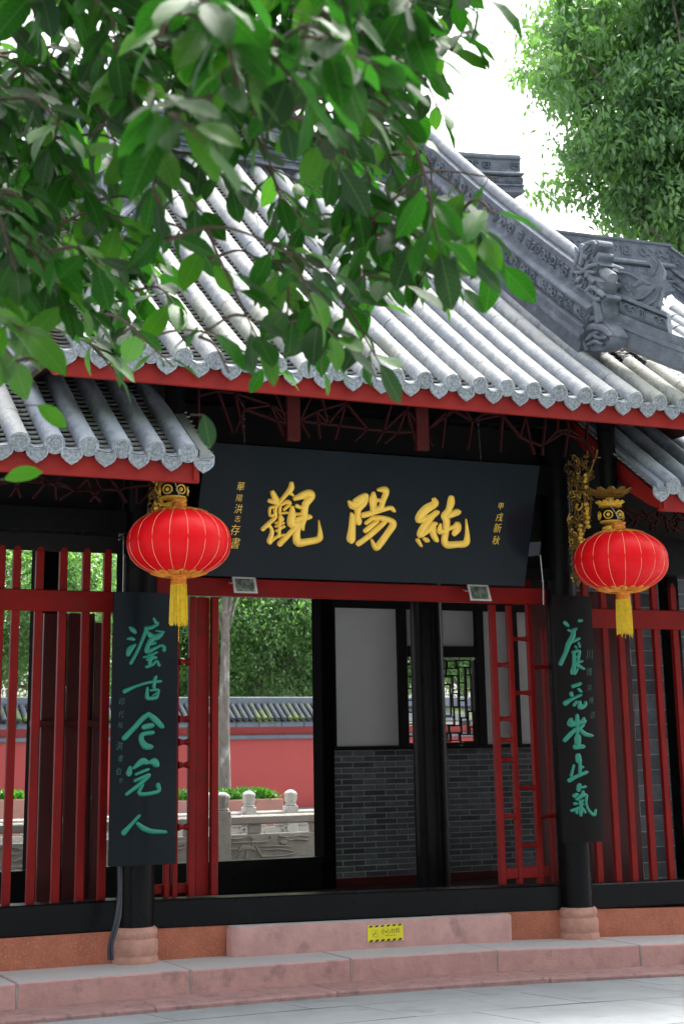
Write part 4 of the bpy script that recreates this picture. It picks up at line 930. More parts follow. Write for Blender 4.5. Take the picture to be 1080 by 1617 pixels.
G3 = [[(380, 150, 80), (395, 220, 110), (250, 310, 135), (140, 430, 125), (110, 505, 85), (200, 490, 85), (330, 440, 90), (420, 370, 85)], [(340, 450, 85), (220, 590, 105), (140, 720, 95), (150, 765, 75), (270, 680, 70), (350, 590, 85), (390, 560, 70)], [(350, 620, 115), (360, 720, 100), (410, 830, 85)], [(95, 835, 65), (150, 930, 45)], [(200, 815, 50), (250, 840, 80)], [(480, 570, 40), (470, 690, 85), (530, 690, 75)], [(670, 125, 95), (665, 210, 115), (620, 330, 90), (555, 430, 105), (590, 510, 110), (580, 700, 90), (555, 850, 100), (610, 920, 110), (760, 915, 100), (915, 895, 105), (940, 750, 70), (915, 480, 15)], [(640, 420, 95), (770, 365, 105)], [(620, 650, 65), (720, 610, 65), (775, 570, 95), (775, 650, 115), (720, 730, 80)]]
glyph('gold_character', G1, (405, 755), 9.818, 1.17, nb3, bn, .022, GOLD, nb)
glyph('gold_character', G2, (540, 760), 11.37, 1.17, nb3, bn, .022, GOLD, nb)
glyph('gold_character', G3, (650, 775), 10.8, 1.17, nb3, bn, .022, GOLD, nb)
def small(ch, x, y, s_, m, parent, to3, n_, up, shear=.12, sx=.9, ext=.002):
    p = to3(x, y)+n_*.0015; r_ = up.cross(n_).normalized(); a = (to3(x, y-s_/2)-to3(x, y+s_/2)).length*.95
    M_ = Matrix(((r_.x, up.x, n_.x, p.x), (r_.y, up.y, n_.y, p.y), (r_.z, up.z, n_.z, p.z), (0, 0, 0, 1)))
    return letters('small_character', ch, a, m, parent, M_, ext, sx, shear, -.011)
for ch, x, y, s_ in (('華', 379.7, 769, 16), ('陽', 377.4, 787, 13), ('洪', 376, 804.5, 17), ('志', 375, 820, 12), ('存', 371, 838, 19), ('書', 371, 859, 20)): small(ch, x, y, s_, GOLD, nb, nb3, bn, bu)
for ch, x, y, s_ in (('甲', 789.7, 800, 13), ('戌', 787.6, 817.6, 15), ('新', 784.4, 835, 17), ('秋', 782.3, 854, 16)): small(ch, x, y, s_, GOLD, nb, nb3, bn, bu)
# chains holding the board's head
for pxv in (388, 765):
    a = nb3(pxv, 712)+bu*.0; x = a.x; m_ = MB()
    top = Vector((x, 10.98, 4.25)); b = bo+X3*(x-bxl)+bu*(BH-.02)+bn*(-.03)
    n_ = 14
    for k in range(n_):
        p = b.lerp(top, k/n_); m_.ball(p, .010, 6, 3, (.5 if k % 2 else 1, 1 if k % 2 else .5, 1.4))
    m_.build('hanging_chain', CABLE, nb)
# ================================================================ COUPLET BOARDS
def couplet(pl_, pr_, ptop, pbot, label, chars, small_chars, sgn):
    """curved black board clasping the front of a column"""
    yb_ = 11.20; xl_, xr_ = onY(*pl_, yb_).x, onY(*pr_, yb_).x; zt2, zb2 = onY(*ptop, yb_).z, onY(*pbot, yb_).z
    cx_ = (xl_+xr_)/2; hw = (xr_-xl_)/2; bulge = .028
    o = thing('couplet_board', (cx_, yb_, zb2), label, 'couplet board', 'couplet boards on the columns')
    yf = lambda x: yb_-bulge*(1-((x-cx_)/hw)**2)
    mb = MB(); n = 10; fr_p = [(xl_+2*hw*i/n) for i in range(n+1)]
    prof = [(x, yf(x)) for x in fr_p]+[(x, yf(x)+.03) for x in fr_p[::-1]]
    mb.plate([(x, y, zb2) for x, y in prof], (0, 0, zt2-zb2)); mb.build('board', BOARD if sgn < 0 else BLACKB, o, smooth=30)
    def to3(x, y):
        p = onY(x, y, yb_-bulge*.7)
        for _ in range(3): p = onY(x, y, yf(min(max(p.x, xl_), xr_)))
        return p
    nr = lambda p: Vector(((p.x-cx_)/hw*.15, -1, 0)).normalized()
    for gl, org, sc in chars: glyph('green_character', gl, org, sc, 1.1, to3, nr, .012, GREEN, o)
    for ch, x, y, s_ in small_chars:
        small(ch, x, y, s_, GREEND, o, to3, Vector((0, -1, 0)), Z3, .15, .8, .0005).location = (0, -.004, 0)
    return o
BLACKB = mat('board_black_lacquer', (.006, .005, .006), (.009, .007, .007), 2, .25, .4, .0008, 10, spec=.08)
C1 = [[(165, 215, 50), (200, 245, 75), (240, 285, 55)], [(125, 390, 40), (170, 385, 60), (215, 400, 50)], [(235, 490, 45), (160, 560, 95), (130, 640, 70)], [(540, 70, 40), (570, 130, 50), (600, 150, 50), (500, 210, 60), (410, 220, 60)], [(420, 240, 60), (350, 420, 50), (260, 620, 50), (170, 780, 50)], [(440, 290, 60), (490, 340, 80), (560, 370, 95), (640, 330, 80), (690, 280, 30)], [(575, 262, 30), (690, 285, 34)], [(520, 380, 90), (450, 480, 70), (430, 590, 80), (520, 560, 60), (640, 500, 50), (700, 520, 50), (700, 570, 60)], [(500, 470, 60), (550, 460, 50)], [(370, 690, 30), (480, 650, 40), (580, 610, 40)], [(440, 720, 60), (500, 690, 80), (570, 690, 40)], [(510, 650, 50), (470, 780, 60)], [(420, 840, 50), (520, 800, 50), (580, 740, 40), (620, 810, 50)]]
C2_ = [[(570, 1000, 50), (545, 1080, 60), (540, 1170, 50)], [(70, 1230, 70), (250, 1150, 45), (450, 1090, 45), (640, 1070, 50)], [(435, 1180, 40), (430, 1280, 55), (440, 1340, 60), (570, 1330, 60), (600, 1260, 50), (600, 1205, 50), (480, 1215, 32)], [(600, 1240, 30), (515, 1300, 30)]]
C3_ = [[(370, 130, 50), (300, 180, 55), (200, 290, 55), (85, 410, 60)], [(370, 130, 50), (440, 190, 70), (520, 270, 60)], [(310, 282, 60), (400, 262, 62)], [(410, 345, 50), (300, 365, 50), (285, 430, 60), (330, 500, 75), (390, 510, 60)]]
C4_ = [[(155, 750, 40), (140, 820, 70)], [(190, 760, 32), (295, 680, 75), (345, 690, 60)], [(370, 690, 32), (430, 685, 85), (455, 710, 80)], [(220, 830, 32), (360, 772, 36)], [(210, 905, 38), (370, 835, 42)], [(370, 850, 42), (260, 950, 45), (115, 1060, 40)], [(300, 950, 32), (262, 1058, 45), (475, 1030, 45), (478, 950, 50)]]
C5_ = [[(260, 1310, 32), (170, 1410, 42), (80, 1510, 62)], [(240, 1400, 40), (300, 1450, 60), (400, 1490, 55), (560, 1500, 42)]]
couplet((177, 1150), (280, 1150), (230, 936), (226, 1366), 'long black couplet board with five green characters, its writer signed at the left edge', [(C1, (190, 970), 10.1), (C2_, (190, 970), 10.1), (C3_, (185, 1110), 7.355), (C4_, (185, 1110), 7.355), (C5_, (185, 1110), 7.355)],
        (('印', 192, 1109, 13), ('代', 191, 1128.6, 13), ('校', 190, 1146, 11), ('洪', 188, 1179, 16), ('孝', 190, 1199, 14), ('伯', 187, 1219, 13), ('书', 190, 1233.5, 10)), -1)
D1 = [[(165, 80, 60), (210, 130, 50)], [(385, 50, 50), (420, 50, 50)], [(220, 200, 40), (300, 220, 50), (340, 180, 40)], [(300, 200, 60), (290, 300, 80), (220, 430, 80), (170, 580, 65), (95, 740, 70)], [(240, 400, 60), (380, 340, 50)], [(330, 460, 30), (345, 485, 30)], [(380, 405, 30), (400, 470, 30)], [(290, 555, 50), (390, 535, 50), (370, 680, 50)], [(310, 560, 50), (310, 760, 60), (300, 880, 95), (355, 830, 50)], [(310, 640, 40), (370, 620, 40)], [(320, 725, 65), (430, 700, 40)], [(340, 745, 65), (460, 820, 40)]]
D2 = [[(290, 1100, 62), (400, 1060, 60)], [(380, 1140, 42), (415, 1180, 46)], [(265, 1210, 60), (270, 1240, 60)], [(170, 1370, 82), (280, 1300, 52), (410, 1240, 45)], [(345, 1350, 50), (310, 1400, 50)], [(400, 1350, 50), (410, 1430, 82), (485, 1400, 62), (490, 1350, 42)]]
D3 = [[(230, 150, 60), (230, 210, 85), (420, 170, 60)], [(320, 90, 50), (320, 180, 65)], [(410, 130, 40), (420, 190, 42)], [(320, 200, 42), (320, 420, 46)], [(400, 230, 50), (340, 280, 52)], [(290, 290, 52), (220, 360, 62), (145, 440, 62)], [(350, 280, 52), (430, 350, 60), (525, 375, 42)], [(330, 400, 92), (330, 480, 85)], [(290, 535, 72), (400, 530, 62)]]
D4 = [[(335, 660, 75), (345, 730, 85)], [(360, 740, 42), (360, 920, 46)], [(370, 830, 42), (392, 822, 42)], [(270, 800, 36), (235, 940, 42)], [(210, 1010, 62), (300, 960, 52), (450, 895, 50)]]
D5 = [[(350, 1080, 62), (340, 1140, 65)], [(370, 1115, 32), (430, 1100, 42)], [(280, 1230, 62), (312, 1210, 52)], [(400, 1170, 42), (390, 1220, 62), (310, 1280, 42)], [(390, 1222, 50), (450, 1222, 46), (445, 1320, 32), (480, 1430, 36), (560, 1500, 46), (580, 1430, 30)], [(280, 1340, 46), (302, 1340, 46)], [(350, 1292, 32), (400, 1350, 36)], [(400, 1292, 32), (352, 1350, 36)], [(240, 1440, 42), (370, 1390, 52), (350, 1300, 32)], [(370, 1385, 62), (370, 1500, 46)], [(310, 1430, 42), (312, 1470, 40)], [(400, 1420, 52), (425, 1460, 42)]]
couplet((881, 1150), (944, 1150), (900, 941), (918, 1330), 'long black couplet board with five green characters beside the right lattice screen', [(D1, (875, 975), 10.1), (D2, (875, 975), 10.1), (D3, (875, 1120), 8.987), (D4, (875, 1120), 8.987), (D5, (875, 1120), 8.987)],
        (('川', 929.5, 1034, 18), ('博', 929, 1062, 15), ('洪', 929, 1087, 12), ('傅', 932, 1107, 12), ('识', 934, 1130, 13)), 1)
# ================================================================ LANTERNS
def lantern(cx_, cy_, wpx, Y, label):
    c = onY(cx_, cy_, Y); R_ = wpx/2*(c-EYEP).dot(FW)/FPX*.985; Hh = R_*.665
    o = thing('lantern', tuple(c), label, 'lantern', 'red lanterns under the eaves'); N = 18
    def rad(z, a):          # oblate shade drawn in slightly at each seam
        t = max(-1, min(1, z/Hh)); b = (1-abs(t)**2.35)**(1/1.9)
        return R_*max(b, .01)*(1-.012*abs(math.cos(a*N/2))**8)
    mb = MB(); n = 96; zs = [Hh*math.sin(PI/2*(-.93+1.86*i/26)) for i in range(27)]
    for z in zs:
        for k in range(n): a = 2*PI*k/n; r = rad(z, a); mb.v.append((c.x+r*math.cos(a), c.y+r*math.sin(a), c.z+z))
    for i in range(26):
        for k in range(n): mb.f.append((i*n+k, i*n+(k+1) % n, (i+1)*n+(k+1) % n, (i+1)*n+k))
    sh = mb.build('shade', SILK, o, smooth=True)
    for k in range(N):
        a = 2*PI*(k+.0)/N; m_ = MB(); m_.tube([(c.x+(rad(z, a)+.0008)*math.cos(a), c.y+(rad(z, a)+.0008)*math.sin(a), c.z+z) for z in zs], .0017, 4); m_.build('seam', SEAM, sh)
    zt3, zb3 = zs[-1], zs[0]; re = rad(zt3, 0)
    def collar(z0, s_):
        m_ = MB(); nn = 96; o_ = 0; rows = 7
        for i in range(rows):
            f = i/(rows-1)
            for k in range(nn):
                a = 2*PI*k/nn; reach = .50*R_+.085*R_*abs(math.sin(a*8)); r = .13*R_+(reach-.13*R_)*f; t = (1-(r/R_)**1.9)**(1/2.35)
                m_.v.append((c.x+r*math.cos(a), c.y+r*math.sin(a), c.z+s_*(Hh*t+.0035)))
        for i in range(rows-1):
            for k in range(nn): m_.f.append((i*nn+k, i*nn+(k+1) % nn, (i+1)*nn+(k+1) % nn, (i+1)*nn+k))
        q = m_.build('collar', COLLAR, o, smooth=True); m2 = MB()
        for k in range(16):
            a0 = 2*PI*(k+.5)/16
            def S_(u, v): r = R_*(.36+.20*v); a = a0+u*.19; t = (1-(r/R_)**1.9)**(1/2.35); return Vector((c.x+r*math.cos(a), c.y+r*math.sin(a), c.z+s_*(Hh*t+.006)))
            for st in ([(-.9, -.3), (-.6, .5), (0, .95), (.6, .5), (.9, -.3)], [(-.5, -.3), (-.3, .3), (0, .5), (.3, .3), (.5, -.3)], [(0, -.4), (0, .2)]):
                m2.tube([S_(u, v) for u, v in cr(st, 3)], .0035, 4)
        m2.build('collar_scroll', TGOLD, q)
    collar(0, 1); collar(0, -1)
    m_ = MB(); zt4 = Hh*(1-.14**1.9)**(1/2.35)
    m_.lathe([(.15*R_, zt4-.012), (.16*R_, zt4+.01), (.14*R_, zt4+.018), (.15*R_, zt4+.03), (.135*R_, zt4+.04), (.145*R_, zt4+.052), (.16*R_, zt4+.062), (.13*R_, zt4+.066)], c, 28); m_.build('top_neck', TGOLD, o, smooth=40)
    m_ = MB(); m_.tube([(c.x, c.y, c.z+zt4+.05), (c.x-.005, c.y, c.z+zt4+.12), (c.x-.02, c.y+.1, c.z+zt4+.25)], .004, 5); m_.build('hanging_hook', METALG, o)
    m_ = MB(); zb4 = -zt4
    m_.lathe([(.15*R_, zb4+.01), (.16*R_, zb4-.012), (.14*R_, zb4-.02), (.155*R_, zb4-.03), (.15*R_, zb4-.045), (.16*R_, zb4-.052), (.15*R_, zb4-.058)], c, 28); m_.build('bottom_neck', TGOLD, o, smooth=40)
    m_ = MB(); random.seed(int(cx_)); m_.lathe([(.13*R_, zb4-.055), (.14*R_, zb4-.10), (.145*R_, zb4-.2), (.14*R_, zb4-.27), (.10*R_, zb4-.275)], c, 24, lambda a, z: 1+.03*math.sin(a*11))
    for k in range(150):
        a = random.uniform(0, 2*PI); rr = .165*R_*math.sqrt(random.uniform(.72, 1)); l_ = random.uniform(.245, .285)
        if random.random() < .05: l_ += .03
        m_.tube([(c.x+rr*.9*math.cos(a), c.y+rr*.9*math.sin(a), c.z+zb4-.052), (c.x+rr*math.cos(a), c.y+rr*math.sin(a), c.z+zb4-.052-l_*.5), (c.x+(rr+random.uniform(-.004, .004))*math.cos(a), c.y+rr*math.sin(a), c.z+zb4-.052-l_)], .0033, 4)
    if cx_ < 500: m_.tube([(c.x-.02, c.y-.07, c.z+zb4-.3), (c.x-.022, c.y-.07, c.z+zb4-.45)], .002, 4)
    m_.build('tassel', YEL, o)
    return o
COLLAR = mat('collar_brocade', (.62, .13, .03), (.85, .40, .06), 26, .5, wid=.05)
lantern(283, 857, 167, 10.55, 'round red silk lantern with gold seams hanging before the name board, left one')
lantern(979.5, 886.5, 151, 10.60, 'round red silk lantern hanging under the gilded post beside the right gallery')
# ================================================================ SMALL FITTINGS
def floodlight(pa, pb, label, ang=.35):
    y = 11.36; a, b = onY(*pa, y), onY(*pb, y); c = (a+b)/2; w_, h_ = b.x-a.x, a.z-b.z
    o = thing('floodlight', (c.x, y, c.z), label, 'floodlight', 'floodlights on the transom')
    mb = MB(); t = .055
    P = lambda x, z, d: Vector((c.x+x, y-d*math.cos(ang)+z*math.sin(ang), c.z+z*math.cos(ang)-d*math.sin(ang)))
    W, H = w_/2, h_/2
    mb.hexa([P(-W*.7, -H*.7, -t), P(W*.7, -H*.7, -t), P(W*.7, H*.7, -t), P(-W*.7, H*.7, -t), P(-W, -H, 0), P(W, -H, 0), P(W, H, 0), P(-W, H, 0)]); mb.build('housing', METALG, o)
    mb = MB(); k = .8
    fr2 = [(-W, -H), (W, -H), (W, H), (-W, H)]
    for i in range(4):
        (x0, z0), (x1, z1) = fr2[i], fr2[(i+1) % 4]
        mb.hexa([P(x0, z0, .001), P(x1, z1, .001), P(x1*k, z1*k, .001), P(x0*k, z0*k, .001), P(x0, z0, .010), P(x1, z1, .010), P(x1*k, z1*k, .006), P(x0*k, z0*k, .006)])
    mb.build('bezel', METALW, o)
    mb = MB(); mb.hexa([P(-W*k, -H*k, .0005), P(W*k, -H*k, .0005), P(W*k, H*k, .0005), P(-W*k, H*k, .0005), P(-W*k, -H*k, .004), P(W*k, -H*k, .004), P(W*k, H*k, .004), P(-W*k, H*k, .004)]); mb.build('lens', LENS, o)
    m_ = MB(); m_.tube([P(-W-.006, 0, -.03), P(-W-.006, 0, -.07), (c.x, 11.50, c.z+.02), P(W+.006, 0, -.07), P(W+.006, 0, -.03)], .006, 5); m_.build('bracket', METALG, o)
METALW = mat('pale_bezel', (.62, .60, .57), (.45, .44, .42), 20, .5)
floodlight((368, 909), (405, 938), 'small square floodlight on the red transom, nearer the left lantern')
floodlight((739, 921), (773, 950), 'small square floodlight on the red transom below the right end of the name board')
sp = thing('spotlight', (7.25, 11.2, 3.2), 'grey spotlight box on a bracket beside the right end of the name board', 'spotlight')
a = onY(836, 866, 11.2); mb = MB(); mb.hexa([a+Vector(v) for v in ((-.04, -.04, -.07), (.06, -.05, -.06), (.06, .02, -.06), (-.02, .03, -.07), (-.06, -.05, .04), (.07, -.07, .05), (.07, .02, .05), (-.04, .03, .04))]); mb.build('housing', METALD if False else CABLE, sp)
m_ = MB(); m_.tube([a+Vector((.1, 0, -.05)), a+Vector((.12, .01, -.3)), a+Vector((.12, .02, -.46))], .005, 5); m_.build('conduit', METALG, sp)
cb = MB(); cb.tube([Vector(p) for p in cr([tuple(onY(188, 1366, 11.22)), tuple(onY(188.5, 1410, 11.22)), tuple(onY(184, 1450, 11.2)), tuple(onY(174, 1490, 11.18)), tuple(onY(173, 1516, 11.18))], 5)], .012, 7)
cb.tube([Vector(p) for p in cr([tuple(onY(191, 1366, 11.24)), tuple(onY(191, 1410, 11.24)), tuple(onY(189, 1450, 11.2)), tuple(onY(178, 1490, 11.17)), tuple(onY(178, 1516, 11.17))], 5)], .012, 7)
tag(cb.build('power_cable', CABLE, smooth=True), 'black cable running down behind the left column base to the step', 'cable')
# ================================================================ THE COURTYARD BEHIND
yard = MB(); yard.box(-30, 60, 19.6, 140, -.4, .0, 0); tag(yard.build('courtyard_ground', PAVE), kind='structure')
def balustrade(y, x_posts, zr, label, seed, x_end=None):
    o = thing('stone_balustrade', (x_posts[0], y, 0), label, 'balustrade')
    random.seed(seed)
    for x in x_posts:
        p = MB(); p.box(x-.085, x+.085, y-.085, y+.085, 0, zr+.06, .01); ps = p.build('post', STONE, o)
        q = MB(); q.lathe([(.07, zr+.06), (.085, zr+.07), (.075, zr+.085), (.065, zr+.095), (.085, zr+.125), (.092, zr+.17), (.090, zr+.20), (.098, zr+.215), (.085, zr+.245), (.05, zr+.27), (.02, zr+.28)], (x, y, 0), 20, lambda a, z: 1+.07*math.cos(8*a)); q.build('finial', STONE, ps, smooth=50)
        c_ = MB(); relief(c_, Vector((x-.06, y-.086, .1)), Z3, -X3, -Y3, zr-.1, .12, .015, seed); c_.build('post_carving', STONE, ps)
    xs = sorted(x_posts)
    for a, b in zip(xs, xs[1:]):
        m = MB(); m.box(a+.085, b-.085, y-.06, y+.06, zr-.11, zr, .02); m.build('handrail', STONE, o)
        for t in (.25, .75):
            m = MB(); xc = a+(b-a)*t; m.box(xc-.09, xc+.09, y-.04, y+.04, zr-.22, zr-.11, .015); m.build('baluster', STONE, o)
        m = MB(); m.box(a+.085, b-.085, y-.05, y+.05, .05, zr-.22, .012); pn = m.build('carved_panel', STONE, o)
        c_ = MB(); L = b-a-.3; H = zr-.34; o3 = Vector((a+.15, y-.051, .09))
        for k in range(14):
            x0_, z0_ = random.uniform(0, L*.85), H*random.uniform(.35, .97); l_ = random.uniform(.2, .5)
            def t3(x, z): return o3+X3*max(0, min(L, x))+Z3*max(0, min(H, z))
            brush(c_, [(x0_, z0_, .03), (x0_+l_*.5, z0_+.03, .035), (x0_+l_, z0_-.01, .03), (x0_+l_*.9, z0_-.06, .03), (x0_+l_*.6, z0_-.05, .02)], t3, -Y3, .016, 3)
        brush(c_, [(L*.25, H*.75, .03), (L*.3, H*.55, .05), (L*.22, H*.40, .14), (L*.12, H*.3, .08)], t3, -Y3, .02); brush(c_, [(L*.2, H*.35, .02), (L*.2, H*.05, .02)], t3, -Y3, .015)
        if abs(a-xp_main) < .01:                       # the panel seen through the doorway: a crane among clouds and waves
            c_ = MB(); f3 = lambda x, y: onY(330+x/5.05, 1080+y/5.05, 0); fy = y-.052
            f3 = lambda x, yy: onY(330+x/5.05, 1080+yy/5.05, fy)
            for st in ([(150, 1228, 14), (200, 1236, 14), (262, 1232, 14)], [(190, 1268, 12), (300, 1262, 14), (440, 1258, 14), (495, 1240, 14), (490, 1212, 12)], [(330, 1222, 14), (362, 1236, 12)], [(240, 1330, 20), (275, 1305, 44), (330, 1305, 46), (360, 1320, 20)], [(345, 1305, 14), (338, 1262, 10), (350, 1236, 10)], [(262, 1335, 10), (225, 1385, 8)], [(300, 1335, 10), (290, 1388, 8)], [(375, 1300, 12), (400, 1350, 12), (420, 1375, 12)], [(585, 1262, 44), (600, 1264, 46)], [(410, 1296, 12), (530, 1292, 12), (650, 1296, 12)], [(425, 1322, 10), (560, 1318, 12), (668, 1330, 12)], [(430, 1376, 12), (560, 1372, 12), (680, 1352, 12)], [(640, 1246, 12), (700, 1238, 14), (790, 1246, 12)], [(560, 1208, 12), (610, 1222, 12), (650, 1208, 12)], [(680, 1218, 12), (720, 1206, 12), (790, 1214, 12)], [(155, 1322, 12), (215, 1318, 12)]): brush(c_, st, f3, -Y3, .022, 4)
        c_.build('panel_carving', STONE, pn)
Yb1 = 18.6; zr1 = onY(430, 1286, Yb1).z; xp = onY(351, 1290, Yb1).x
xp_main = xp; print('balustrade z', zr1, onY(460, 1277, 21.5).z)
balustrade(Yb1, [xp-3.3, xp-1.65, xp, xp+1.65, xp+3.3], zr1, 'nearer carved stone balustrade of the courtyard seen through the doorway', 5)
Yb2 = 21.6; zr2 = onY(460, 1279, Yb2).z; x1_, x2_ = onY(393, 1280, Yb2).x, onY(459, 1280, Yb2).x; dx = x2_-x1_
balustrade(Yb2, [x1_-dx*5-1.2, x1_-dx*4-1.2, x1_-dx*2, x1_-dx, x1_, x2_, x2_+dx], zr2, 'farther stone balustrade with bud finials in front of the planter', 6)
def planter(x0, x1, y, z0, z1, label, hedge_h, seed, name='planter'):
    o = thing(name, ((x0+x1)/2, y, 0), label, 'planter')
    m = MB(); m.box(x0, x1, y, y+1.2, 0, z1, .02); m.build('box', PINKP, o)
    random.seed(seed); h = MB()
    for k in range(3400):
        x, yy = random.uniform(x0+.05, x1-.05), random.uniform(y+.05, y+1.1); z = z1+hedge_h*(random.random()**.6)*(.75+.35*math.sin(x*9)*.5+.2*noise.noise(Vector((x*3, yy*3, 0))))
        a = random.uniform(0, 2*PI); e = random.uniform(.4, 1.3); l_ = random.uniform(.07, .13); d = Vector((math.cos(a)*math.cos(e), math.sin(a)*math.cos(e), math.sin(e))); s_ = Vector((-math.sin(a), math.cos(a), 0))*l_*.22; p = Vector((x, yy, z-l_))
        h.add([p, p+d*l_*.5+s_, p+d*l_, p+d*l_*.5-s_], [(0, 1, 2, 3)])
    h.build('hedge_leaves', LEAFY, o, kind='stuff')
PINKP = mat('planter_stone', (.36, .17, .13), (.28, .14, .11), 6, .85)
yp = 27; planter(onY(300, 1270, yp).x, onY(448, 1270, yp).x, yp, 0, onY(400, 1262, yp).z, 'red stone planter with clipped green hedge before the courtyard wall', onY(400, 1238, yp).z-onY(400, 1262, yp).z, 3)
planter(onY(-30, 1270, yp).x, onY(44, 1270, yp).x, yp, 0, onY(20, 1262, yp).z, 'planter with green shrubs seen between the left fence pickets', onY(400, 1240, yp).z-onY(400, 1262, yp).z, 4)
Yw = 34.0
cw = thing('courtyard_wall', (8, Yw, 0), 'red plastered courtyard wall with tiled grey coping beyond the balustrades', 'wall')
zz = lambda y_: onY(430, y_, Yw).z
mb = MB(); mb.box(-14, 40, Yw, Yw+.5, 0, zz(1148), 0); mb.build('wall_face', WALLR, cw)
mb = MB(); mb.box(-14, 40, Yw-.10, Yw, zz(1167), zz(1160), .02); mb.build('string_course', WSLAB, cw)
x = onY(330, 1140, Yw).x-14*.55
while x < onY(520, 1140, Yw).x+1:
    mb = MB(); mb.box(x+.006, x+.544, Yw-.28, Yw+.5, zz(1148), zz(1139), .01); mb.build('coping_slab', WSLAB, cw); x += .55
z0c, z1c = zz(1137), zz(1113)
mb = MB(); mb.hexa([(-14, Yw-.34, z0c-.05), (40, Yw-.34, z0c-.05), (40, Yw+.9, z0c-.05), (-14, Yw+.9, z0c-.05), (-14, Yw+.18, z1c-.06), (40, Yw+.18, z1c-.06), (40, Yw+.4, z1c-.06), (-14, Yw+.4, z1c-.06)]); mb.build('coping_bed', WCOP, cw)
L = math.hypot(.5, z1c-z0c); a = math.atan2(z1c-z0c, .5); hm = MB(); n = 7
for yy in (0, L):
    for i in range(n): t = PI*i/(n-1); hm.v.append((.062*math.cos(t), yy, .062*math.sin(t)))
for i in range(n-1): hm.f.append((i, i+1, n+i+1, n+i))
hm.f.append(tuple(range(n))); hme = hm.mesh('coping_tile', WCOP, smooth=50); x = onY(300, 1140, Yw).x-5
while x < onY(510, 1140, Yw).x+1: inst('coping_tile', hme, cw, (x, Yw-.36, z0c), (a, 0, -.0)); x += .155
mb = MB(); mb.box(-14, 40, Yw+.14, Yw+.44, z1c-.05, zz(1100), .02); mb.build('coping_ridge', WSLAB, cw)
mb = MB(); mb.box(-14, 40, Yw-.5, Yw-.01, 0, zz(1277), .02); mb.build('wall_plinth', WSLAB, cw)
# ---------------------------------------------------------------- trees
def crown_mesh(name, c, R, n_cl, n_lf, ls, seed, droop=.5, holes=-.22, mix_=.3, low=-.9, spr=(.22, .48)):
    random.seed(seed); V = []; F = []; MI = []; cl = []
    k = 0
    while len(cl) < n_cl and k < n_cl*40:
        k += 1; d = Vector((random.gauss(0, 1), random.gauss(0, 1), random.gauss(0, 1))).normalized(); r = random.uniform(.35, 1)**.5
        if d.z < low: continue
        r *= .82+.35*noise.noise(d*2.1+Vector((seed, 0, 0))); p = Vector((c[0]+d.x*R[0]*r, c[1]+d.y*R[1]*r, c[2]+d.z*R[2]*r))
        if noise.noise(p*.8+Vector((seed*3, 1, 2))) < holes: continue
        cl.append(p)
    for p in cl:
        sp = random.uniform(*spr); m_ = 1 if random.random() < mix_ else 0
        for j in range(n_lf):
            q = p+Vector((random.gauss(0, sp), random.gauss(0, sp), random.gauss(0, sp*.55)-.2*sp)); a = random.uniform(0, 2*PI); e = random.gauss(-droop, .5); l_ = ls*random.uniform(.7, 1.25)
            d = Vector((math.cos(a)*math.cos(e), math.sin(a)*math.cos(e), math.sin(e))); s_ = d.cross(Vector((random.gauss(0, .4), random.gauss(0, .4), 1))).normalized()*l_*.21; o = len(V)
            up = Vector((0, 0, .04*l_)); V.extend((tuple(q), tuple(q+d*l_*.5+s_+up), tuple(q+d*l_), tuple(q+d*l_*.5-s_+up))); F.append((o, o+1, o+2, o+3)); MI.append(m_)
    me = bpy.data.meshes.new(name); me.from_pydata(V, [], F); me.materials.append(FOL[0]); me.materials.append(FOL[1]); me.polygons.foreach_set('material_index', MI); return me, cl
def tree(loc, H, R, label, seed, n_cl=110, n_lf=90, ls=.14, r0=.22, ccz=None, group=None, branches=26, mix_=.35, droop=.5, mbark=None, lean=(0, 0), wob=.12, holes=-.22, spr=(.22, .48), bmin=3):
    x, y = loc; o = thing('broadleaf_tree', (x, y, 0), label, 'tree', group)
    cz = ccz or H-R[2]*.85; c = (x+lean[0], y+lean[1], cz); me, cl = crown_mesh('crown', c, R, n_cl, n_lf, ls, seed, droop, holes, mix_, spr=spr)
    inst('crown', me, o, (0, 0, 0))['kind'] = 'stuff'
    t = MB(); n = 8; tp = [Vector((x+lean[0]*(i/n)**1.5+wob*math.sin(i*1.3+seed), y+lean[1]*(i/n)**1.5+wob*.8*math.cos(i+seed), (cz+R[2]*.4)*i/n)) for i in range(n+1)]
    tp[0] = Vector((x, y, -.05)); t.tube(tp, [r0*(1.25 if i == 0 else 1-.8*i/n) for i in range(n+1)], 10); tr = t.build('trunk', mbark or BARK, o, smooth=True)
    b = MB(); random.seed(seed+1)
    for p in random.sample(cl, min(branches, len(cl))):
        i = random.randint(4, n-1) if p.z > tp[5].z else random.randint(bmin, 5); s_ = tp[i]; mid = s_.lerp(p, .5)+Vector((random.uniform(-.3, .3), random.uniform(-.3, .3), -.15*R[2]*.4)); pts = [Vector(q) for q in cr([tuple(s_), tuple(mid), tuple(p)], 4)]
        r1 = r0*.42*(1-.07*i); b.tube(pts, [r1*(1-.85*j/(len(pts)-1)) for j in range(len(pts))], 6)
    b.build('limbs', mbark or BARK, tr, smooth=True); return o
# the tall tree over the right corner of the roofs
D = 27; cpt = atD(1120, 125, D)
tree((cpt.x+.8, cpt.y+.6), 0, (4.35, 3.6, 4.7), 'tall evergreen tree rising over the right corner of the grey roofs', 11, 1250, 120, .155, .32, ccz=cpt.z, branches=70, mix_=.28, droop=.85, holes=-.12, spr=(.13, .32))
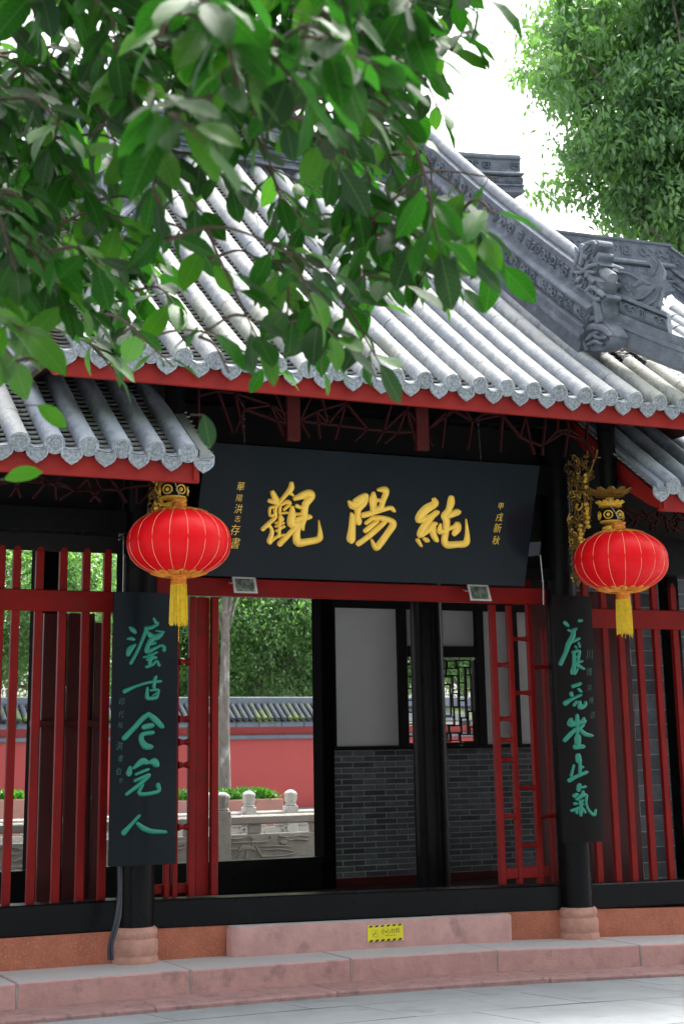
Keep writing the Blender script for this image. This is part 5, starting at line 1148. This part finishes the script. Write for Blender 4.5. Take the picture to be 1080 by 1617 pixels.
# the straight trunk seen through the doorway, and the trees beyond the wall
p = onY(355, 1200, 30.5); tree((p.x, p.y), 0, (3.2, 2.8, 2.0), 'tree with a straight pale trunk standing before the red courtyard wall', 21, 200, 110, .17, .145, ccz=6.9, mix_=.5, wob=.02, bmin=5)
for i, (pxv, Y, cz, R, lab, sd2) in enumerate(((412, 40, 5.2, (4.2, 3, 3.6), 'dense green tree beyond the courtyard wall, in the middle of the doorway', 31), (500, 42, 5.2, (3.8, 3, 4.4), 'dark green tree beyond the courtyard wall, at the right jamb of the doorway', 32),
        (15, 38, 5.4, (3.4, 3, 3.0), 'light green tree beyond the wall behind the leftmost fence pickets', 33), (150, 46, 8.0, (3.0, 3, 2.6), 'thin crowned tree showing sky through it beyond the left fence', 34), (290, 42, 4.6, (2.8, 2.5, 3.4), 'green tree beyond the wall behind the left couplet board', 35), (735, 40, 5.5, (3.4, 3, 3.2), 'tree seen through the pierced window of the back wall', 36))):
    p = onY(pxv, 1200, Y); tree((p.x, p.y), 0, R, lab, sd2, 360 if i != 3 else 100, 190 if i != 3 else 70, .135, .2, ccz=cz, mix_=(.3, .6, .1, .8, .4, .3)[i])
# ================================================================ THE OVERHANGING TREE NEAR THE CAMERA
ft = thing('overhanging_tree', (-2.6, 3.4, 0), 'broad leaved tree hanging its glossy leafy twigs across the upper left', 'tree')
DENS = ["564579999999999751", "323579999999998551", "544699999999999720", "777899889997999200", "777764445668896300", "887554233336783000", "876555322225672000", "877544322225666532", "887643210135657764", "888775210256756774",
        "888874100466644442", "656763101456520000", "421452202335520000", "310232101212310000", "000001100000000000"]
def dens(x, y):
    if x < -60 or y < -200 or x > 830: return 0
    if y < 0: return 9 if x < 690 else 3
    i, j = int(min(max(x, 0), 809)//45), int(y//45)
    return int(DENS[j][i]) if j < len(DENS) else 0
random.seed(42)
limbs_pts = []
tk = MB(); tb = Vector((-2.6, 3.4, -.05)); trunk = [tb, tb+Vector((.1, 0, 1.2)), tb+Vector((.3, 0, 2.6)), tb+Vector((.6, 0, 3.7))]
tk.tube([Vector(q) for q in cr([tuple(v) for v in trunk], 4)], [.24-.011*i for i in range(13)], 12); trk = tk.build('trunk', BARK, ft, smooth=True)
lb = MB()
for ctrl, r0 in (([trunk[-1], (-1.2, 3.3, 4.0), (-.1, 3.1, 3.85), (.8, 3.0, 3.55), (1.7, 3.05, 3.32)], .09), ([trunk[2], (-1.3, 3.1, 3.3), (-.35, 2.9, 3.55), (.35, 2.85, 3.4), (.95, 2.75, 3.2)], .07), ([trunk[2], (-1.2, 3.6, 2.9), (-.4, 3.55, 2.95), (.3, 3.5, 2.85)], .05), ([trunk[-1], (-.9, 2.6, 3.7), (.2, 2.2, 3.3), (.9, 2.1, 3.05)], .06), ([trunk[-1], (-1.0, 3.9, 4.2), (.4, 3.9, 4.1), (1.4, 3.8, 3.8), (2.0, 3.6, 3.5)], .07)):
    c = [Vector(q) for q in cr([tuple(v) for v in ctrl], 6)]; lb.tube(c, [r0*(1-.8*i/(len(c)-1)) for i in range(len(c))], 8); limbs_pts += c[6:]
lb.build('limbs', BARK, trk, smooth=True)
def leaf_mesh(seed, m, L=1.0):
    random.seed(seed); mb = MB(); n = 7; prof = [(0, .02), (.10, .11), (.27, .21), (.47, .26), (.66, .245), (.83, .165), (1, .006)]; cu = random.uniform(.03, .30); fo = random.uniform(.08, .5); wv = random.uniform(0, 6)
    for t, w_ in prof:
        z = -cu*t*t
        for s_ in (-1, -.5, 0, .5, 1): mb.v.append((s_*w_*(1-.1*fo), t, z+abs(s_)*w_*fo*.8-.25*w_*fo*s_*s_+.015*math.sin(wv+t*14+s_*2)*abs(s_)))
    for i in range(n-1):
        for k in range(4): mb.f.append((i*5+k, i*5+k+1, i*5+k+6, i*5+k+5))
    me = mb.mesh('leaf', m, smooth=True); return me
def add_veins(m):
    """pale midrib and side veins across the blade, from the leaf's own coordinates"""
    n, l = m.node_tree.nodes, m.node_tree.links; b = n['Principled BSDF']; tc = n.new('ShaderNodeTexCoord'); sx = n.new('ShaderNodeSeparateXYZ'); l.new(tc.outputs['Object'], sx.inputs[0])
    def mth(op, a, b2=None):
        q = n.new('ShaderNodeMath'); q.operation = op
        for i, v in enumerate((a, b2)):
            if v is None: continue
            if isinstance(v, (int, float)): q.inputs[i].default_value = v
            else: l.new(v, q.inputs[i])
        return q.outputs[0]
    ax = mth('ABSOLUTE', sx.outputs[0]); rib = mth('LESS_THAN', ax, .010)
    v = mth('FRACT', mth('MULTIPLY', mth('SUBTRACT', sx.outputs[1], mth('MULTIPLY', ax, .75)), 9.0)); ven = mth('MULTIPLY', mth('LESS_THAN', v, .10), .45)
    f = mth('MAXIMUM', rib, ven); src = b.inputs['Base Color'].links[0].from_socket; x = n.new('ShaderNodeMix'); x.data_type = 'RGBA'; l.new(mth('MULTIPLY', f, .55), x.inputs['Factor']); l.new(src, x.inputs[6]); x.inputs[7].default_value = (.20, .32, .10, 1); l.new(x.outputs[2], b.inputs['Base Color'])
    h = mth('MULTIPLY', f, -1); bp = n.new('ShaderNodeBump'); bp.inputs['Distance'].default_value = .0012; l.new(h, bp.inputs['Height'])
    if b.inputs['Normal'].links: l.new(b.inputs['Normal'].links[0].from_socket, bp.inputs['Normal'])
    l.new(bp.outputs[0], b.inputs['Normal'])
for m in (LEAF, LEAFY, LEAFD): add_veins(m)
LM = {0: [leaf_mesh(i, LEAF) for i in range(6)], 1: [leaf_mesh(20+i, LEAFY) for i in range(4)], 2: [leaf_mesh(30+i, LEAFD) for i in range(4)]}
nodes = [(p, None) for p in limbs_pts]; leaves = []; tw = MB(); tips = []
random.seed(77)
tries = 0
while len(tips) < 620 and tries < 14000:
    tries += 1; x, y = random.uniform(-60, 810), random.uniform(-150, 620); d = dens(x, y+38)
    if random.random() > (d/9)**1.45: continue
    near = y < 240 and 250 < x < 620 and random.random() < .10
    dist = random.uniform(2.0, 2.5) if near else random.uniform(2.9, 4.6)
    sepn = 20+(9-d)*4.2
    if any((x-q[0])**2+(y-q[1])**2 < sepn*sepn for q in tips): continue
    tips.append((x, y, dist))
T3 = sorted([(atD(x, y, d), x, y, d) for x, y, d in tips], key=lambda q: -q[0].z)
net = [p for p in limbs_pts]
for P, x, y, d in T3:
    best = min((q for q in net if q.z > P.z-.02), key=lambda q: (q-P).length+1.1*max(0, (q-P).dot(RT)+.08)+.55*max(0, q.z-P.z-.05), default=None)
    if best is None: best = P+Vector((-.3, 0, .5))
    v = P-best; L = v.length; mid = best+v*.5+Vector((random.uniform(-.12, .12)*L, random.uniform(-.08, .08)*L, .18*L))
    pts = [Vector(q) for q in cr([tuple(best), tuple(mid), tuple(P)], 4)]; tw.tube(pts, [.0065 if L > .3 else .0045]+[.0045-.0003*i for i in range(1, len(pts))], 5); net += pts[2:]
    n = random.randint(6, 9); dr = (pts[-1]-pts[-3]).normalized()
    for k in range(n):
        t = k/(n-1); base = P-dr*(.15*(1-t)**1.3); a = k*2.4+random.uniform(-.4, .4); side = Vector((math.cos(a), math.sin(a), random.uniform(-.3, .25)))
        dl_ = (dr*.60+side*.90+Vector((.15, 0, -.02-.42*random.random()))).normalized()
        if k == n-1: dl_ = (dr+Vector((.15, 0, -.25))).normalized()
        Lf = 1.08*random.choice((random.uniform(.075, .105), random.uniform(.05, .085)))*(1 if d > 2.5 else .9); pb = base+dl_*.018; tip_ = pb+dl_*Lf; cx_, cy_ = px(pb+dl_*Lf*.55)
        dd = dens(cx_, cy_)
        if dd == 0 or random.random() > .35+dd*.14: continue
        y_ax = dl_; zz_ = (Vector((0, 0, 1))+Vector((random.gauss(0, .5), random.gauss(0, .5)-.35, 0))); x_ax = y_ax.cross(zz_).normalized(); z_ax = x_ax.cross(y_ax).normalized()
        Mx = Matrix(((x_ax.x, y_ax.x, z_ax.x, pb.x), (x_ax.y, y_ax.y, z_ax.y, pb.y), (x_ax.z, y_ax.z, z_ax.z, pb.z), (0, 0, 0, 1))) @ Matrix.Scale(Lf, 4)
        r = random.random(); young = (x < 130 and y > 500) or (170 < x < 420 and 150 < y < 420 and r < .35) or r < .16; dusty = not young and (r > .86 or (x > 430 and y > 250 and r > .68))
        leaves.append((d, Mx, 1 if young else 2 if dusty else 0, random.randint(0, 3), base, pb, cx_, cy_))
# the single bright leaf low at the left edge and the twig above it
for (x, y, d, k_, ang) in ((8, 757, 3.2, 1, 1.9), (60, 640, 3.3, 1, 1.0), (322, 655, 3.4, 2, .2)):
    pb = atD(x, y, d); y_ax = (RT*math.sin(ang)-UP*math.cos(ang)).normalized(); x_ax = y_ax.cross(-FW+Z3*.6).normalized(); z_ax = x_ax.cross(y_ax)
    Mx = Matrix(((x_ax.x, y_ax.x, z_ax.x, pb.x), (x_ax.y, y_ax.y, z_ax.y, pb.y), (x_ax.z, y_ax.z, z_ax.z, pb.z), (0, 0, 0, 1))) @ Matrix.Scale(.075, 4); leaves.append((.5, Mx, k_, 0, pb-RT*.03, pb, x, y))
for L_ in leaves: tw.tube([L_[4], L_[5]], .0014, 4, False)
tw.build('twigs', TWIG, trk, smooth=True, kind='stuff')
leaves.sort(key=lambda q: (not (-20 < q[6] < 1100 and q[7] > -20), q[0])); print('leaves', len(leaves))
for L_ in leaves[:290]:
    o = bpy.data.objects.new('leaf', LM[L_[2]][L_[3]]); COL.objects.link(o); o.parent = ft; o.matrix_parent_inverse = Matrix.Translation(Vector(ft['o'])).inverted(); o.matrix_basis = L_[1]
# the remaining leaves, one mesh per kind; their vein coordinates ride along as an attribute
for kd, m in ((0, LEAF), (1, LEAFY), (2, LEAFD)):
    V, F, A = [], [], []
    for L_ in leaves[290:]:
        if L_[2] != kd: continue
        me = LM[kd][L_[3]]; o_ = len(V); V += [tuple(L_[1] @ v.co) for v in me.vertices]; A += [tuple(v.co) for v in me.vertices]; F += [tuple(i+o_ for i in p.vertices) for p in me.polygons]
    if not V: continue
    me = bpy.data.meshes.new('foliage'); me.from_pydata(V, [], F); at_ = me.attributes.new('blade', 'FLOAT_VECTOR', 'POINT'); at_.data.foreach_set('vector', [c for a in A for c in a]); me.shade_smooth()
    m2 = m.copy(); n_ = m2.node_tree
    an = n_.nodes.new('ShaderNodeAttribute'); an.attribute_name = 'blade'
    for nd in list(n_.nodes):
        if nd.type == 'TEX_COORD':
            for lk in list(n_.links):
                if lk.from_node == nd: n_.links.new(an.outputs['Vector'], lk.to_socket)
    me.materials.append(m2); o = bpy.data.objects.new('foliage', me); COL.objects.link(o); o['kind'] = 'stuff'; o.parent = ft; o.matrix_parent_inverse = Matrix.Translation(Vector(ft['o'])).inverted()

# ---------------------------------------------------------------- unseen trees added behind the viewpoint to darken the facade and forecourt
shade_me, scl = crown_mesh('crown', (0, 0, 0), (4.6, 4.6, 2.6), 190, 90, .30, 91, .4)
for i, (x, y, z) in enumerate(((-4.5, 1.2, 6.6), (1.5, -1.8, 6.9), (7.5, .4, 6.4), (13, 2.6, 6.6), (-9.5, 6.5, 6.2), (-2, -7.5, 6.8), (6, -7.5, 6.5), (18.5, 6, 6.4))):
    o = thing('added_shade_tree', (x, y, 0), ('nearest', 'second', 'third', 'fourth', 'leftmost', 'sixth', 'seventh', 'farthest right')[i]+' unseen shade tree added to dim the forecourt, behind the viewpoint', 'tree', 'unseen shade trees added over the forecourt')
    inst('crown', shade_me, o, (x, y, z), (0, 0, i*1.1))['kind'] = 'stuff'; t = MB(); t.tube([(x, y, 0), (x+.1, y, 3), (x, y+.1, z)], [.28, .22, .12], 10); t.build('trunk', BARK, o, smooth=True)
